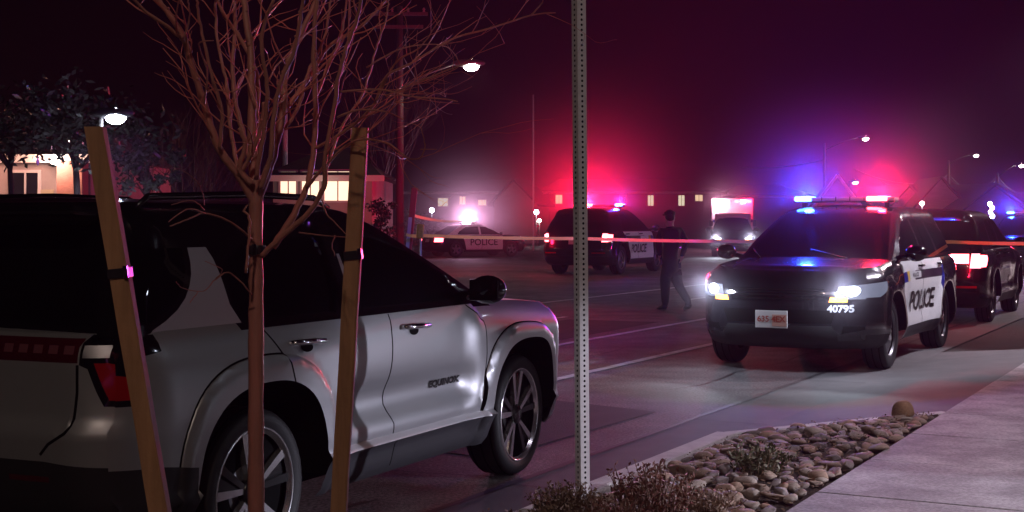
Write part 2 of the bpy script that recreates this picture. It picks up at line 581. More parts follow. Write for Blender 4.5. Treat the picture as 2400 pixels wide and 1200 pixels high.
def build_shell(parts, sh, charts, base, basemat, arches=None):
    """charts: {'side','front','rear','top'}: [(key, material, polygon)]; key ending in '~' gets one part per side"""
    ends = {'side': None, 'front': True, 'rear': False}
    def emit(v2, tris, regs, suf, mapf, flip):
        for nm, tr in tris.items():
            if nm == 'body': parts.put(base, v2, tr, mapf, basemat, flip); continue
            key, m_ = regs[nm]
            if key is None: continue
            parts.put(key.replace('~', '|' + suf), v2, tr, mapf, m_, flip)
    # sides (cut once, mirrored)
    regs, lst = {}, []
    for i, (k, m_, pl) in enumerate(charts.get('side', [])):
        regs['r%d' % i] = (k, m_); lst.append(('r%d' % i, pl))
    for i, pl in enumerate(arches or []):
        regs['a%d' % i] = (None, None); lst.append(('a%d' % i, pl))
    v2, tris = chart(sh.side_outline(), lst, sh.res)
    emit(v2, tris, regs, 'L', lambda a, b: sh.side(a, b, 1), True)
    emit(v2, tris, regs, 'R', lambda a, b: sh.side(a, b, -1), False)
    for nm, fr in (('front', True), ('rear', False)):
        regs, lst = {}, []
        for i, (k, m_, pl) in enumerate(charts.get(nm, [])):
            regs['r%d' % i] = (k, m_); lst.append(('r%d' % i, pl))
        v2, tris = chart(sh.end_outline(fr), lst, sh.res)
        emit(v2, tris, regs, 'E', lambda a, b: sh.end(a, b, fr), not fr)
    regs, lst = {}, []
    for i, (k, m_, pl) in enumerate(charts.get('top', [])):
        regs['r%d' % i] = (k, m_); lst.append(('r%d' % i, pl))
    v2, tris = chart(sh.top_outline(), lst, max(sh.res, .05))
    emit(v2, tris, regs, 'T', lambda a, b: sh.top(a, b), False)

def liners(parts, sh, arches, depth=.34):
    for pl in arches:
        pts = [p for p in pl if p[1] >= sh.zb]
        for sg in (1, -1):
            vs, fs = [], []
            for (x, z) in pts:
                o = sh.side(x, z, sg)
                vs.append(Vector(o)); vs.append(Vector((o[0], o[1] - sg * depth, o[2])))
            for i in range(len(pts) - 1): fs.append((2 * i, 2 * i + 1, 2 * i + 3, 2 * i + 2))
            # inner wall of the wheel well
            k = len(vs)
            fs.append([2 * i + 1 for i in range(len(pts))])
            parts.get('wheel_well|%d%d' % (sg, arches.index(pl))).add(vs, fs, DARKIN, False)

def finish(root, parts, nest):
    objs = {}
    def make(key):
        if key in objs: return objs[key]
        par = nest.get(key)
        p = make(par) if par else root
        objs[key] = parts.d[key].build(key.split('|')[0], p)
        return objs[key]
    for k in list(parts.d): make(k)
    return objs

def put_text(parts, key, sh, which, u, v, txt, size, material, sg=1, bold=0.0, off=.004, sx=1.0, slope=0.0):
    vs, fs = text_mesh(txt, size, bold)
    out = []
    for a, b in vs:
        a *= sx
        if which == 'side':
            # reads left to right for someone facing that side
            x = u + (a if sg < 0 else -a)
            out.append(sh.side(x, v + b + a * slope, sg, off))
        elif which == 'front':
            out.append(sh.end(u + a, v + b, True, off))       # facing the nose, +y is on the viewer's right
        else:
            out.append(sh.end(u - a, v + b, False, off))
    parts.get(key).add(out, fs, material)

# ---- the parked silver SUV
def make_silver_suv(loc, rz):
    root = thing('parked_suv', loc, 'silver SUV with a black roof parked at the kerb behind the staked bare tree', 'car', rz)
    HX, WR = 1.365, .37
    def warp(x, y, z):
        ay = abs(y); s = 1 if y >= 0 else -1
        if ay > .55 and z < 1.12:
            for hx in (-HX, HX):
                d = abs(x - hx)
                fz = 1 - sstep(.95, 1.10, z)
                ay += .034 * (1 - sstep(.62, .80, d)) * fz * sstep(.30, .55, z)
                dx, dz = abs(x - hx), abs(z - WR)
                r = (dx ** 2.6 + dz ** 2.6) ** (1 / 2.6)
                ay += .030 * (1 - sstep(.588, .606, r))
            if abs(x) < .85:
                w = (1 - sstep(.60, .80, abs(x)))
                ay -= w * .045 * math.exp(-((z - .66) / .10) ** 2)
                ay += w * .022 * math.exp(-((z - .52) / .05) ** 2)
        y = s * ay
        if x < -1.7: x += .035 * (ay / .93) ** 2.5 * sstep(-1.7, -2.1, x) if z < 1.7 else 0
        if x > 1.5: x -= .16 * (ay / .93) ** 2.2 * sstep(1.5, 2.1, x)
        if z > .7 and x > .75:
            z -= (.02 + .10 * ((x - .75) / 1.5) ** 1.6) * sstep(.75, 1.12, z) if z <= 1.125 else 0
        return Vector((x, y, z))
    lo = Shell([.26, .30, .40, .428, .440, .462, .52, .62, .73, .755, .775, .90, 1.00, 1.04, 1.085, 1.12],
               [.86, .895, .925, .935, .952, .915, .912, .915, .922, .924, .924, .926, .918, .912, .895, .86],
               [2.16, 2.24, 2.31, 2.32, 2.32, 2.33, 2.33, 2.33, 2.33, 2.33, 2.33, 2.31, 2.28, 2.26, 2.22, 2.14],
               [-2.15, -2.21, -2.28, -2.295, -2.30, -2.31, -2.32, -2.33, -2.345, -2.348, -2.315, -2.30, -2.295, -2.292, -2.28, -2.23],
               .34, .24, warp, .036, dome=.03)
    up = Shell([1.10, 1.14, 1.30, 1.46, 1.52, 1.57, 1.605, 1.63, 1.645],
               [.868, .855, .80, .735, .712, .68, .645, .60, .54],
               [1.12, 1.04, .68, .30, .15, .02, -.08, -.16, -.22],
               [-2.20, -2.17, -2.08, -1.96, -1.93, -1.93, -1.95, -1.93, -1.86],
               .10, .16, lambda x, y, z: Vector((x - (.09 * (y / .8) ** 2 if x > -.6 else 0), y, z)), .045, dome=.025)
    P_ = CarParts()
    arches = [arch_poly(-HX, WR, .49, 2.5), arch_poly(HX, WR, .49, 2.5)]
    side = []
    for hx in (-HX, HX):
        side.append(('body', SILVERD, arch_poly(hx, WR, .60, 2.6)))
        # thin dark gap line round the flare
        ap = [p for p in arch_poly(hx, WR, .606, 2.6) if p[1] > .27]
        side.append(('body', DARKIN, strip(ap, .008)))
    front_door = [(-.205, .50), (-.20, 1.085), (.70, 1.085), (.83, 1.0), (.86, .80), (.80, .60), (.74, .50)]
    rear_door = [(-.215, .50), (-.21, 1.085), (-1.30, 1.085), (-1.24, 1.00), (-1.19, .90), (-1.10, .78), (-.92, .62), (-.80, .50)]
    sill = [(-.90, .26), (.90, .26), (.90, .444), (-.90, .444)]
    side.append(('sill_cladding~', GREYPL, sill))
    side.append(('rear_door~', SILVER, [(-.21, .446), (-.205, 1.085), (-1.30, 1.085), (-1.22, .96), (-1.16, .80), (-1.02, .64), (-.84, .52), (-.82, .446)]))
    side.append(('front_door~', SILVER, [(-.21, .446), (-.205, 1.085), (.66, 1.085), (.80, 1.0), (.815, .80), (.79, .60), (.76, .446)]))
    gap = .011
    side.append(('body', DARKIN, strip([(-.205, 1.085), (-.21, .85), (-.225, .62), (-.20, .52), (-.195, .446), (-.19, .30)], gap)))
    side.append(('body', DARKIN, strip([(-1.30, 1.085), (-1.22, .96), (-1.16, .80), (-1.13, .74)], gap)))
    side.append(('body', DARKIN, strip([(.66, 1.085), (.80, 1.0), (.815, .80), (.79, .60), (.76, .446)], gap)))
    side.append(('sill_highlight~', SILLHI, rect(-.86, .80, .438, .468)))  # bright strip paints the highlight along the sill ledge
    # window belt trim
    side.append(('belt_trim~', GLOSSB, rect(-1.45, .98, 1.088, 1.13)))
    # lamp wrapping round the rear corner
    xc = lo.corner(1.0, False)[0] - .12
    side.append(('tail_light~', GLOSSB, [(xc, 1.115), (-2.03, 1.11), (-2.04, 1.045), (-2.14, 1.03), (-2.135, .90), (-2.16, .84), (xc, .84)]))
    side.append(('tail_light~', REDLENS, [(xc, .985), (-2.19, .955), (-2.165, .905), (-2.185, .865), (xc, .865)]))
    side.append(('body', PLASTIC, [(xc, .26), (-1.85, .26), (-1.86, .56), (-2.05, .585), (xc, .60)]))
    rear = []
    rear.append(('bumper_trim', PLASTIC, [(-.95, .2), (.95, .2), (.95, .60), (.6, .63), (-.6, .63), (-.95, .60)]))
    rear.append(('tailgate', SILVER, [(-.70, .735), (-.72, 1.0), (-.72, 1.13), (.72, 1.13), (.72, 1.0), (.70, .735), (.58, .66), (-.58, .66)]))
    for s in (-1, 1):
        rear.append(('body', DARKIN, strip([(s * .725, 1.005), (s * .73, .90), (s * .725, .80), (s * .71, .745), (s * .63, .70), (s * .585, .655)], .012)))
        rear.append(('tail_light|' + ('L' if s > 0 else 'R'), GLOSSB, [(s * .732, 1.005), (s * .765, .99), (s * .80, .90), (s * .825, .845), (s * .92, .84), (s * .92, 1.12), (s * .732, 1.118)]))
        rear.append(('tail_light|' + ('L' if s > 0 else 'R'), STEELW, rect(*sorted((s * .742, s * .83)), 1.032, 1.080)))
        rear.append(('tail_light|' + ('L' if s > 0 else 'R'), REDLENS, [(s * .785, 1.012), (s * .83, 1.012), (s * .92, .985), (s * .92, .865), (s * .84, .868), (s * .815, .93)]))
        rear.append(('tail_light|' + ('L' if s > 0 else 'R'), CHROME, [(s * .735, 1.108), (s * .775, 1.108), (s * .79, 1.092), (s * .75, 1.096)]))
    rear.append(('tail_light_bar', DREDLENS, rect(-.725, .725, 1.012, 1.105)))
    for s in (-1, 1):
        for k in range(5):
            a = s * (.36 + k * .075)
            rear.append(('tail_light_bar', GREYRED, rect(*sorted((a, a + s * .045)), 1.045, 1.078)))
    rear.append(('reflector|R', DREDLENS, rect(-.62, -.42, .548, .570)))
    rear.append(('reflector|L', DREDLENS, rect(.42, .62, .548, .570)))
    front = [('grille', GLOSSB, rect(-.70, .70, .45, .85)), ('front_bumper', PLASTIC, rect(-.8, .8, .2, .42)),
             ('headlight|L', GLOSSB, rect(.40, .74, .62, .80)), ('headlight|R', GLOSSB, rect(-.74, -.40, .62, .80)),
             ('running_light|L', ALLOY, rect(.3, .74, .90, .93)), ('running_light|R', ALLOY, rect(-.74, -.3, .90, .93))]
    build_shell(P_, lo, dict(side=side, rear=rear, front=front, top=[]), 'body', SILVER, arches)
    liners(P_, lo, arches)
    # greenhouse
    uside = [('window~', GLASS, [(-.34, 1.125), (.80, 1.125), (.62, 1.27), (.30, 1.40), (-.02, 1.475), (-.22, 1.49), (-.37, 1.49)]),
             ('rear_window~', GLASS, [(-.46, 1.125), (-.49, 1.49), (-1.10, 1.475), (-1.32, 1.43), (-1.42, 1.36), (-1.45, 1.125)]),
             ('quarter_window~', GLASS, [(-1.665, 1.45), (-1.675, 1.39), (-1.70, 1.33), (-1.755, 1.27), (-1.84, 1.215), (-1.95, 1.165), (-2.06, 1.145), (-2.02, 1.25), (-1.93, 1.45)]),
             ('roof_pillar~', SILVER, [(-1.40, 1.105), (-2.02, 1.105), (-1.99, 1.125), (-1.90, 1.155), (-1.81, 1.195), (-1.74, 1.24), (-1.69, 1.29), (-1.655, 1.34), (-1.635, 1.39), (-1.625, 1.45), (-1.50, 1.45), (-1.475, 1.40), (-1.462, 1.33), (-1.455, 1.20)]),
             ('door_pillar~', SILVERD, [(-.335, 1.12), (-.385, 1.12), (-.405, 1.40), (-.38, 1.40)])]
    urear = [('rear_window_pane', GLASS, [(-.72, 1.15), (.72, 1.15), (.58, 1.50), (-.58, 1.50)])]
    ufront = [('windshield', GLASS, [(-.80, 1.115), (.80, 1.115), (.585, 1.585), (-.585, 1.585)])]
    build_shell(P_, up, dict(side=uside, rear=urear, front=ufront, top=[('sunroof', GLASS, rect(-1.2, -.5, -.38, .38))]), 'roof', GLOSSB)
    # spoiler, roof rails, mirrors, handles, lettering
    sp = P_.get('spoiler')
    sp.box((-2.0, 0, 1.598), (.30, 1.16, .045), GLOSSB, Matrix.Rotation(R(4), 3, 'Y'), .018)
    for sg in (1, -1):
        sfx = '|L' if sg > 0 else '|R'
        rl = P_.get('roof_rail' + sfx)
        pts = [(-1.80, sg * .60, 1.615), (-1.72, sg * .605, 1.668), (-1.0, sg * .605, 1.690), (-.45, sg * .600, 1.682), (-.30, sg * .592, 1.632)]
        rl.tube(pts, [.012, .016, .016, .016, .012], GLOSSB, 8)
        mi = P_.get('mirror' + sfx)
        mi.sphere((.66, sg * 1.04, 1.175), .1, GLOSSB, 16, 10, (.72, 1.15, .82))
        mi.box((.60, sg * 1.045, 1.175), (.015, .18, .12), GLASS, None, .004)
        mi.tube([(.68, sg * .84, 1.13), (.67, sg * .96, 1.15)], [.03, .025], GLOSSB, 8)
        for nm, hx in (('front', .02), ('rear', -1.03)):
            h = P_.get('door_handle' + sfx + nm)
            c = lo.side(hx, 1.01, sg)
            hp = [lo.side(hx - .13, 1.01, sg, .005), lo.side(hx - .11, 1.012, sg, .035), lo.side(hx + .11, 1.006, sg, .035), lo.side(hx + .13, 1.004, sg, .005)]
            h.tube(hp, [.012, .014, .014, .012], CHROME, 8)
            pc = [lo.side(hx - .05 + .10 * (.5 + .5 * math.cos(t)), .985 + .024 * math.sin(t), sg, .003) for t in [2 * PI * k / 16 for k in range(16)]]
            h.add(pc, [list(range(16)) if sg < 0 else list(range(16))[::-1]], DARKIN)
        put_text(P_, 'model_lettering' + sfx, lo, 'side', .43, .668, 'EQUINOX', .050, LETTER, sg, .003, .006, 1.5)
    fl = P_.get('floor_pan')
    fl.box((0, 0, .30), (4.1, 1.3, .06), DARKIN)
    nest = {}
    for s in ('L', 'R'):
        nest['door_handle|%sfront' % s] = 'front_door|' + s
        nest['door_handle|%srear' % s] = 'rear_door|' + s
        nest['model_lettering|' + s] = 'front_door|' + s
        nest['window|' + s] = nest['rear_window|' + s] = nest['quarter_window|' + s] = None
    nest['rear_window_pane'] = 'tailgate'
    P_.d['spoiler'] = sp
    finish(root, P_, {k: v for k, v in nest.items() if v})
    for sg in (1, -1):
        wheel(root, -HX, sg * .80, .37, .24, .275, sg, 'split')
        wheel(root, HX, sg * .80, .37, .24, .275, sg, 'split', steer=R(1.5))
    return root

# ---- patrol SUV; one design used for several cars
def make_patrol_suv(loc, rz, label, headlights=True, taillit=True, bar=(1, 1), livery=True, number=None, barwhite=False, group=None, name='patrol_suv', lightbar=True, cat='police car', wide_tail=False):
    root = thing(name, loc, label, cat, rz, group)
    HX, WR = 1.43, .385
    def warp(x, y, z):
        ay = abs(y); s = 1 if y >= 0 else -1
        if ay > .55 and z < 1.13:
            for hx in (-HX, HX):
                dx, dz = abs(x - hx), abs(z - WR)
                r = (dx ** 2.2 + dz ** 2.2) ** (1 / 2.2)
                ay += .030 * (1 - sstep(.50, .62, r))
                ay += .025 * (1 - sstep(.55, .95, dx)) * (1 - sstep(.9, 1.12, z))
            if abs(x) < .95:
                ay -= (1 - sstep(.6, .95, abs(x))) * .028 * math.exp(-((z - .58) / .12) ** 2)
        y = s * ay
        if x < -1.9: x += .08 * (ay / .95) ** 2.5 * sstep(-1.9, -2.3, x)
        if x > 1.5: x -= .26 * (ay / .95) ** 2.2 * sstep(1.5, 2.2, x)
        if z > .7 and x > .9 and z <= 1.165:
            z -= (.015 + .135 * ((x - .9) / 1.55) ** 1.5) * sstep(.75, 1.15, z)
        return Vector((x, y, z))
    lo = Shell([.25, .29, .38, .46, .56, .66, .72, .80, .90, 1.00, 1.06, 1.11, 1.145, 1.16],
               [.86, .90, .94, .955, .955, .952, .952, .955, .962, .958, .948, .932, .90, .86],
               [2.22, 2.32, 2.40, 2.43, 2.44, 2.45, 2.45, 2.45, 2.44, 2.42, 2.39, 2.33, 2.22, 2.12],
               [-2.22, -2.32, -2.42, -2.46, -2.48, -2.50, -2.49, -2.44, -2.42, -2.41, -2.40, -2.39, -2.37, -2.34],
               .36, .26, warp, .062, dome=.035)
    up = Shell([1.14, 1.18, 1.34, 1.50, 1.58, 1.64, 1.69, 1.72, 1.735],
               [.90, .888, .84, .775, .742, .71, .66, .61, .55],
               [1.22, 1.12, .78, .44, .27, .13, .02, -.05, -.12],
               [-2.34, -2.31, -2.21, -2.10, -2.06, -2.06, -2.05, -2.0, -1.92],
               .12, .18, lambda x, y, z: Vector((x - (.12 * (y / .8) ** 2 if x > -.6 else 0), y, z)), .065, dome=.03)
    P_ = CarParts()
    arches = [arch_poly(-HX, WR, .45, 2.2, 30), arch_poly(HX, WR, .45, 2.2, 30)]
    doorm = POLW if livery else POLB
    side = [('sill_cladding~', GREYPL, rect(-.95, .95, .25, .40)),
            ('rear_door~', doorm, [(-.14, .40), (-.135, 1.125), (-1.30, 1.125), (-1.26, 1.0), (-1.17, .88), (-1.05, .72), (-.95, .56), (-.93, .40)]),
            ('front_door~', doorm, [(-.14, .40), (-.135, 1.125), (.98, 1.125), (.98, 1.0), (.95, .72), (.92, .40)])]
    if livery:
        side += [('rear_door~', STRIPED, [(-.145, .905), (-.145, 1.01), (-1.27, 1.01), (-1.19, .905)]),
                 ('front_door~', STRIPED, rect(-.13, .30, .905, 1.01)),
                 ('front_door~', POLW, rect(-.02, .62, .925, 1.0)),
                 ('front_door~', STRIPEY, rect(.62, .76, .90, 1.012)),
                 ('front_door~', STRIPEB, rect(.76, .97, .90, 1.012)),
                 ('rear_door~', STRIPEB, [(-1.06, .74), (-1.16, .88), (-1.28, 1.05), (-1.19, 1.05), (-1.02, .82)])]
    g = .012
    for ln in ([(-.1375, 1.125), (-.14, .40)], [(-1.30, 1.125), (-1.26, 1.0), (-1.17, .88), (-1.05, .72), (-.95, .56), (-.93, .40)], [(.98, 1.125), (.98, 1.0), (.95, .72), (.92, .40)]):
        side.append(('body', DARKIN, strip(ln, g)))
    xcf = lo.corner(.9, True)[0] + .05
    lens = HEADLIT if headlights else GLASS
    # headlights sit on the front corner: one piece on the nose, one on the flank
    side.append(('headlight~', HEADDIM if headlights else GLASS, [(xcf, .79), (2.20, .79), (2.02, .87), (1.93, .99), (xcf, 1.0)]))
    side.append(('tail_light~', REDLIT if taillit else DREDLENS, [(-2.5, .86), (-2.26, .88), (-2.16, 1.05), (-2.5, 1.07)]))
    side.append(('body', PLASTIC, [(1.90, .2), (2.5, .2), (2.5, .40), (1.90, .40)]))
    side.append(('body', PLASTIC, [(-1.90, .2), (-2.6, .2), (-2.6, .42), (-1.90, .40)]))
    front = [('front_bumper', PLASTIC, [(-.9, .2), (.9, .2), (.9, .34), (.62, .40), (.55, .50), (-.55, .50), (-.62, .40), (-.9, .34)]),
             ('lower_grille', DARKIN, [(-.55, .52), (.55, .52), (.60, .66), (-.60, .66)]),
             ('grille', GLOSSB, [(-.50, .74), (.50, .74), (.56, .96), (-.56, .96)])]
    for k in range(4):
        z = .765 + k * .052
        front.append(('grille', DARKIN, rect(-.48, .48, z, z + .018)))
    for s, n in ((1, 'L'), (-1, 'R')):
        front.append(('headlight|' + n, HEADDIM if headlights else GLASS, [(s * .585, .775), (s * .95, .775), (s * .95, 1.0), (s * .62, .99)]))
        front.append(('headlight|' + n, lens, [(s * .735 + .072 * math.cos(2 * PI * k / 16), .895 + .085 * math.sin(2 * PI * k / 16)) for k in range(16)]))
        front.append(('turn_signal|' + n, AMBER if headlights else GLASS, [(s * .53, .745), (s * .70, .745), (s * .70, .80), (s * .545, .80)]))
        front.append(('bumper_vent|' + n, DARKIN, [(s * .64, .42), (s * .84, .46), (s * .84, .50), (s * .66, .50)]))
        front.append(('fog_light|' + n, GREYPL, rect(*sorted((s * .60, s * .80)), .345, .405)))
    rear = [('rear_bumper', PLASTIC, rect(-.98, .98, .2, .50)), ('rear_bumper', POLB, rect(-.98, .98, .5, .70)),
            ('tailgate', POLB, [(-.72, .74), (.72, .74), (.76, 1.15), (-.76, 1.15)]),
            ('license_plate', PLATEW, rect(-.16, .16, .80, .93)),
            ('garnish', CHROME, rect(-.62, .62, .965, .985))]
    for s, n in ((1, 'L'), (-1, 'R')):
        rear.append(('tail_light|' + n, REDLIT if taillit else DREDLENS, [(s * .73, .86), (s * .95, .86), (s * .95, 1.08), (s * .76, 1.08)]))
        if wide_tail:
            rear.append(('tail_light|' + n, REDLIT, rect(*sorted((s * .36, s * .725)), .93, 1.075)))
            rear.append(('tail_light|' + n, REDHOT, rect(*sorted((s * .40, s * .66)), .945, 1.05)))
        if taillit: rear.append(('tail_light|' + n, REDHOT, rect(*sorted((s * .775, s * .86)), .92, 1.03)))
        rear.append(('reflector|' + n, REDLENS, rect(*sorted((s * .50, s * .84)), .56, .595)))
        rear.append(('body', DARKIN, strip([(s * .72, .74), (s * .76, 1.15)], .012)))
    front_top = [('hood', POLB, [(1.05, -.70), (2.6, -.58), (2.6, .58), (1.05, .70)])]
    for s in (1, -1): front_top.append(('body', DARKIN, strip([(1.05, s * .70), (2.6, s * .58)], .014)))
    build_shell(P_, lo, dict(side=side, rear=rear, front=front, top=front_top), 'body', POLB, arches)
    liners(P_, lo, arches)
    uside = [('window~', GLASS, [(-.16, 1.165), (.98, 1.165), (.70, 1.34), (.36, 1.50), (.16, 1.575), (-.20, 1.60)]),
             ('rear_window~', GLASS, [(-.26, 1.165), (-.29, 1.60), (-1.05, 1.58), (-1.24, 1.165)]),
             ('quarter_window~', GLASS, [(-1.36, 1.165), (-1.18, 1.57), (-1.70, 1.53), (-2.0, 1.42), (-2.12, 1.19)])]
    urear = [('rear_window_pane', GLASS, [(-.74, 1.18), (.74, 1.18), (.60, 1.58), (-.60, 1.58)])]
    ufront = [('windshield', GLASS, [(-.82, 1.155), (.82, 1.155), (.62, 1.66), (-.62, 1.66)])]
    build_shell(P_, up, dict(side=uside, rear=urear, front=ufront, top=[]), 'roof', POLB)
    nest = {'rear_window_pane': 'tailgate', 'license_plate': 'tailgate', 'garnish': 'tailgate'}
    for sg in (1, -1):
        n = 'L' if sg > 0 else 'R'
        mi = P_.get('mirror|' + n)
        mi.sphere((.86, sg * 1.08, 1.215), .105, GLOSSB, 12, 8, (.7, 1.15, .85))
        mi.tube([(.90, sg * .88, 1.16), (.88, sg * 1.0, 1.19)], [.03, .025], GLOSSB, 6)
        for nm, hx in (('front', .0), ('rear', -1.05)):
            h = P_.get('door_handle|' + n + nm)
            h.tube([lo.side(hx - .11, 1.06, sg, .004), lo.side(hx - .09, 1.06, sg, .03), lo.side(hx + .09, 1.06, sg, .03), lo.side(hx + .11, 1.06, sg, .004)], .014, GLOSSB, 6)
            nest['door_handle|' + n + nm] = nm + '_door|' + n
        wp = P_.get('wiper|' + n)
        wp.tube([up.end(sg * .5 - .1, 1.16, True, .012), up.end(sg * .35 - .4, 1.25, True, .012)], .008, PLASTIC, 5)
        if livery:
            put_text(P_, 'door_lettering|' + n, lo, 'side', -.12, .655, 'POLICE', .32, LETTER, sg, .006, .006, 1.18)
            if number:
                put_text(P_, 'side_lettering|' + n, lo, 'side', .30, .962, 'POLICE', .062, LETTER, sg, .001, .006, 1.5)
                nest['side_lettering|' + n] = 'front_door|' + n
            nest['door_lettering|' + n] = 'front_door|' + n
    if number:
        put_text(P_, 'unit_number', lo, 'front', .64, .675, number, .098, WLETTER, 1, .004, .006)
        pl = P_.get('front_plate')
        c = lo.end(-.04, .56, True, .03)
        pl.box((c[0], c[1], c[2]), (.012, .34, .18), PLATEW, None, .004)
        pl.box((c[0] + .0075, c[1] + .085, c[2] - .01), (.002, .15, .12), mat('plate orange', (.50, .27, .21), .5))
        vs, fs = text_mesh('635 4EX', .085, .002)
        pl.v = pl.v
        pl.add([(c[0] + .0105, c[1] + a, c[2] + b) for a, b in vs], fs, PLATER)
    if lightbar:
        z = 1.835
        lb = P_.get('lightbar')
        xb = -.35
        lb.box((xb, 0, z), (.24, 1.22, .045), BARCLEAR, None, .012)
        lb.box((xb, 0, z - .033), (.20, 1.20, .022), PLASTIC)
        for sg in (1, -1):
            lb.box((xb, sg * .50, z - .062), (.07, .05, .07), PLASTIC)
            m_ = (BARRED if bar[0] else BARCLEAR) if sg > 0 else (BARBLUE if bar[1] else BARCLEAR)
            if barwhite and sg > 0: m_ = BARWHITE
            q = P_.get('red_light_module' if sg > 0 else 'blue_light_module')
            for fx in (1, -1): q.box((xb + fx * .095, sg * (.40 if sg > 0 else .49), z + .002), (.075, .24 if sg > 0 else .20, .056), m_, None, .012)
            nest['red_light_module' if sg > 0 else 'blue_light_module'] = 'lightbar'
        for k in range(-1, 3):
            lb.box((xb, -.26 + .17 * (k + 1), z + .001), (.246, .012, .05), PLASTIC)
    P_.get('floor_pan').box((0, 0, .30), (4.3, 1.3, .06), DARKIN)
    finish(root, P_, nest)
    for sg in (1, -1):
        for x in (-HX, HX): wheel(root, x, sg * .82, .385, .245, .24, sg, 'steel' if livery else 'five')
    root['bar'] = 0
    del root['bar']
    return root, lo

# ---- patrol sedan seen far off
def make_patrol_sedan(loc, rz, label):
    root = thing('patrol_sedan', loc, label, 'police car', rz)
    HX, WR = 1.45, .34
    def warp(x, y, z):
        if x < -1.9: x += .10 * (abs(y) / .9) ** 2.4 * sstep(-1.9, -2.3, x)
        if x > 1.6: x -= .24 * (abs(y) / .9) ** 2.2 * sstep(1.6, 2.2, x)
        if z > .6 and x > .9 and z <= .985: z -= .12 * ((x - .9) / 1.6) ** 1.5 * sstep(.65, .97, z)
        return Vector((x, y, z))
    lo = Shell([.22, .28, .36, .50, .62, .74, .84, .92, .96, .98], [.84, .88, .91, .93, .93, .925, .92, .90, .87, .83],
               [2.2, 2.34, 2.40, 2.44, 2.44, 2.42, 2.40, 2.34, 2.26, 2.18], [-2.2, -2.34, -2.42, -2.46, -2.46, -2.43, -2.42, -2.40, -2.37, -2.33], .34, .28, warp, .09, dome=.03)
    up = Shell([.96, 1.0, 1.15, 1.30, 1.37, 1.42, 1.445], [.83, .81, .75, .68, .64, .58, .5], [1.20, 1.10, .72, .36, .2, .05, -.05], [-1.85, -1.78, -1.5, -1.22, -1.1, -1.0, -.9], .12, .14,
               lambda x, y, z: Vector((x, y, z)), .09, dome=.02)
    P_ = CarParts()
    arches = [arch_poly(-HX, WR, .41, 2.2, 24), arch_poly(HX, WR, .41, 2.2, 24)]
    side = [('rear_door~', POLW, [(-.15, .32), (-.15, .94), (-1.15, .94), (-1.05, .70), (-.95, .32)]), ('front_door~', POLW, rect(-.14, .95, .32, .94)),
            ('body', DARKIN, strip([(-.145, .32), (-.145, .94)], .014)), ('sill_cladding~', PLASTIC, rect(-.98, .98, .22, .31)),
            ('tail_light~', REDLIT, [(-2.5, .66), (-2.24, .68), (-2.2, .84), (-2.5, .86)]), ('headlight~', GLASS, [(2.6, .64), (2.1, .66), (2.0, .76), (2.6, .76)])]
    rear = [('rear_bumper', POLB, rect(-.9, .9, .3, .58)), ('license_plate', PLATEW, rect(-.17, .17, .66, .80)), ('trunk_lid', POLB, rect(-.60, .60, .83, .99))]
    for s, n in ((1, 'L'), (-1, 'R')): rear.append(('tail_light|' + n, REDLIT, rect(*sorted((s * .58, s * .95)), .67, .85)))
    front = [('grille', GLOSSB, rect(-.5, .5, .55, .74)), ('front_bumper', PLASTIC, rect(-.9, .9, .2, .42))]
    for s, n in ((1, 'L'), (-1, 'R')): front.append(('headlight|' + n, GLASS, rect(*sorted((s * .55, s * .95)), .62, .76)))
    build_shell(P_, lo, dict(side=side, rear=rear, front=front, top=[]), 'body', POLB, arches)
    liners(P_, lo, arches)
    build_shell(P_, up, dict(side=[('window~', GLASS, [(-.12, 1.0), (.90, 1.0), (.55, 1.18), (.18, 1.33), (-.12, 1.35)]), ('rear_window~', GLASS, [(-.22, 1.0), (-.22, 1.35), (-.85, 1.33), (-1.25, 1.12), (-1.35, 1.0)])],
                             rear=[('rear_window_pane', GLASS, [(-.66, 1.0), (.66, 1.0), (.52, 1.37), (-.52, 1.37)])], front=[('windshield', GLASS, [(-.7, .99), (.7, .99), (.56, 1.38), (-.56, 1.38)])], top=[]), 'roof', POLW)
    nest = {}
    for sg in (1, -1):
        n = 'L' if sg > 0 else 'R'
        P_.get('mirror|' + n).sphere((.80, sg * 1.0, 1.03), .09, GLOSSB, 10, 6, (.7, 1.15, .8))
        put_text(P_, 'door_lettering|' + n, lo, 'side', -.05, .64, 'POLICE', .40, LETTER, sg, .006, .006, 1.1)
        nest['door_lettering|' + n] = 'front_door|' + n
    lb = P_.get('lightbar')
    lb.box((-.3, 0, 1.54), (.26, 1.15, .09), BARCLEAR, None, .02); lb.box((-.3, 0, 1.475), (.1, .9, .06), PLASTIC)
    q = P_.get('white_light_module'); nest['white_light_module'] = 'lightbar'
    q.box((-.3, .0, 1.545), (.27, .62, .10), BARWHITE, None, .02)
    finish(root, P_, nest)
    for sg in (1, -1):
        for x in (-HX, HX): wheel(root, x, sg * .79, .34, .22, .215, sg, 'five')
    return root

# ------------------------------------------------------------------ ground, street, kerb, pavement
def sheet(name, pts, z, m_, kind='structure'):
    mb = MB(); mb.add([(p[0], p[1], z + (p[2] if len(p) > 2 else 0)) for p in pts], [tuple(range(len(pts)))], m_)
    return tag(mb.build(name), kind=kind)
sheet('ground', [(-400, -60), (500, -60), (500, 600), (-400, 600)], -.012, mat('dark ground', (.05, .045, .04), .9, noise=(.3, .5, (.03, .027, .025)), bump=(20, .5, .03)))
sheet('road', [RD(-40, -45), RD(-40, -3.25), RD(230, -3.25), RD(230, -45)], 0.0, ASPH)
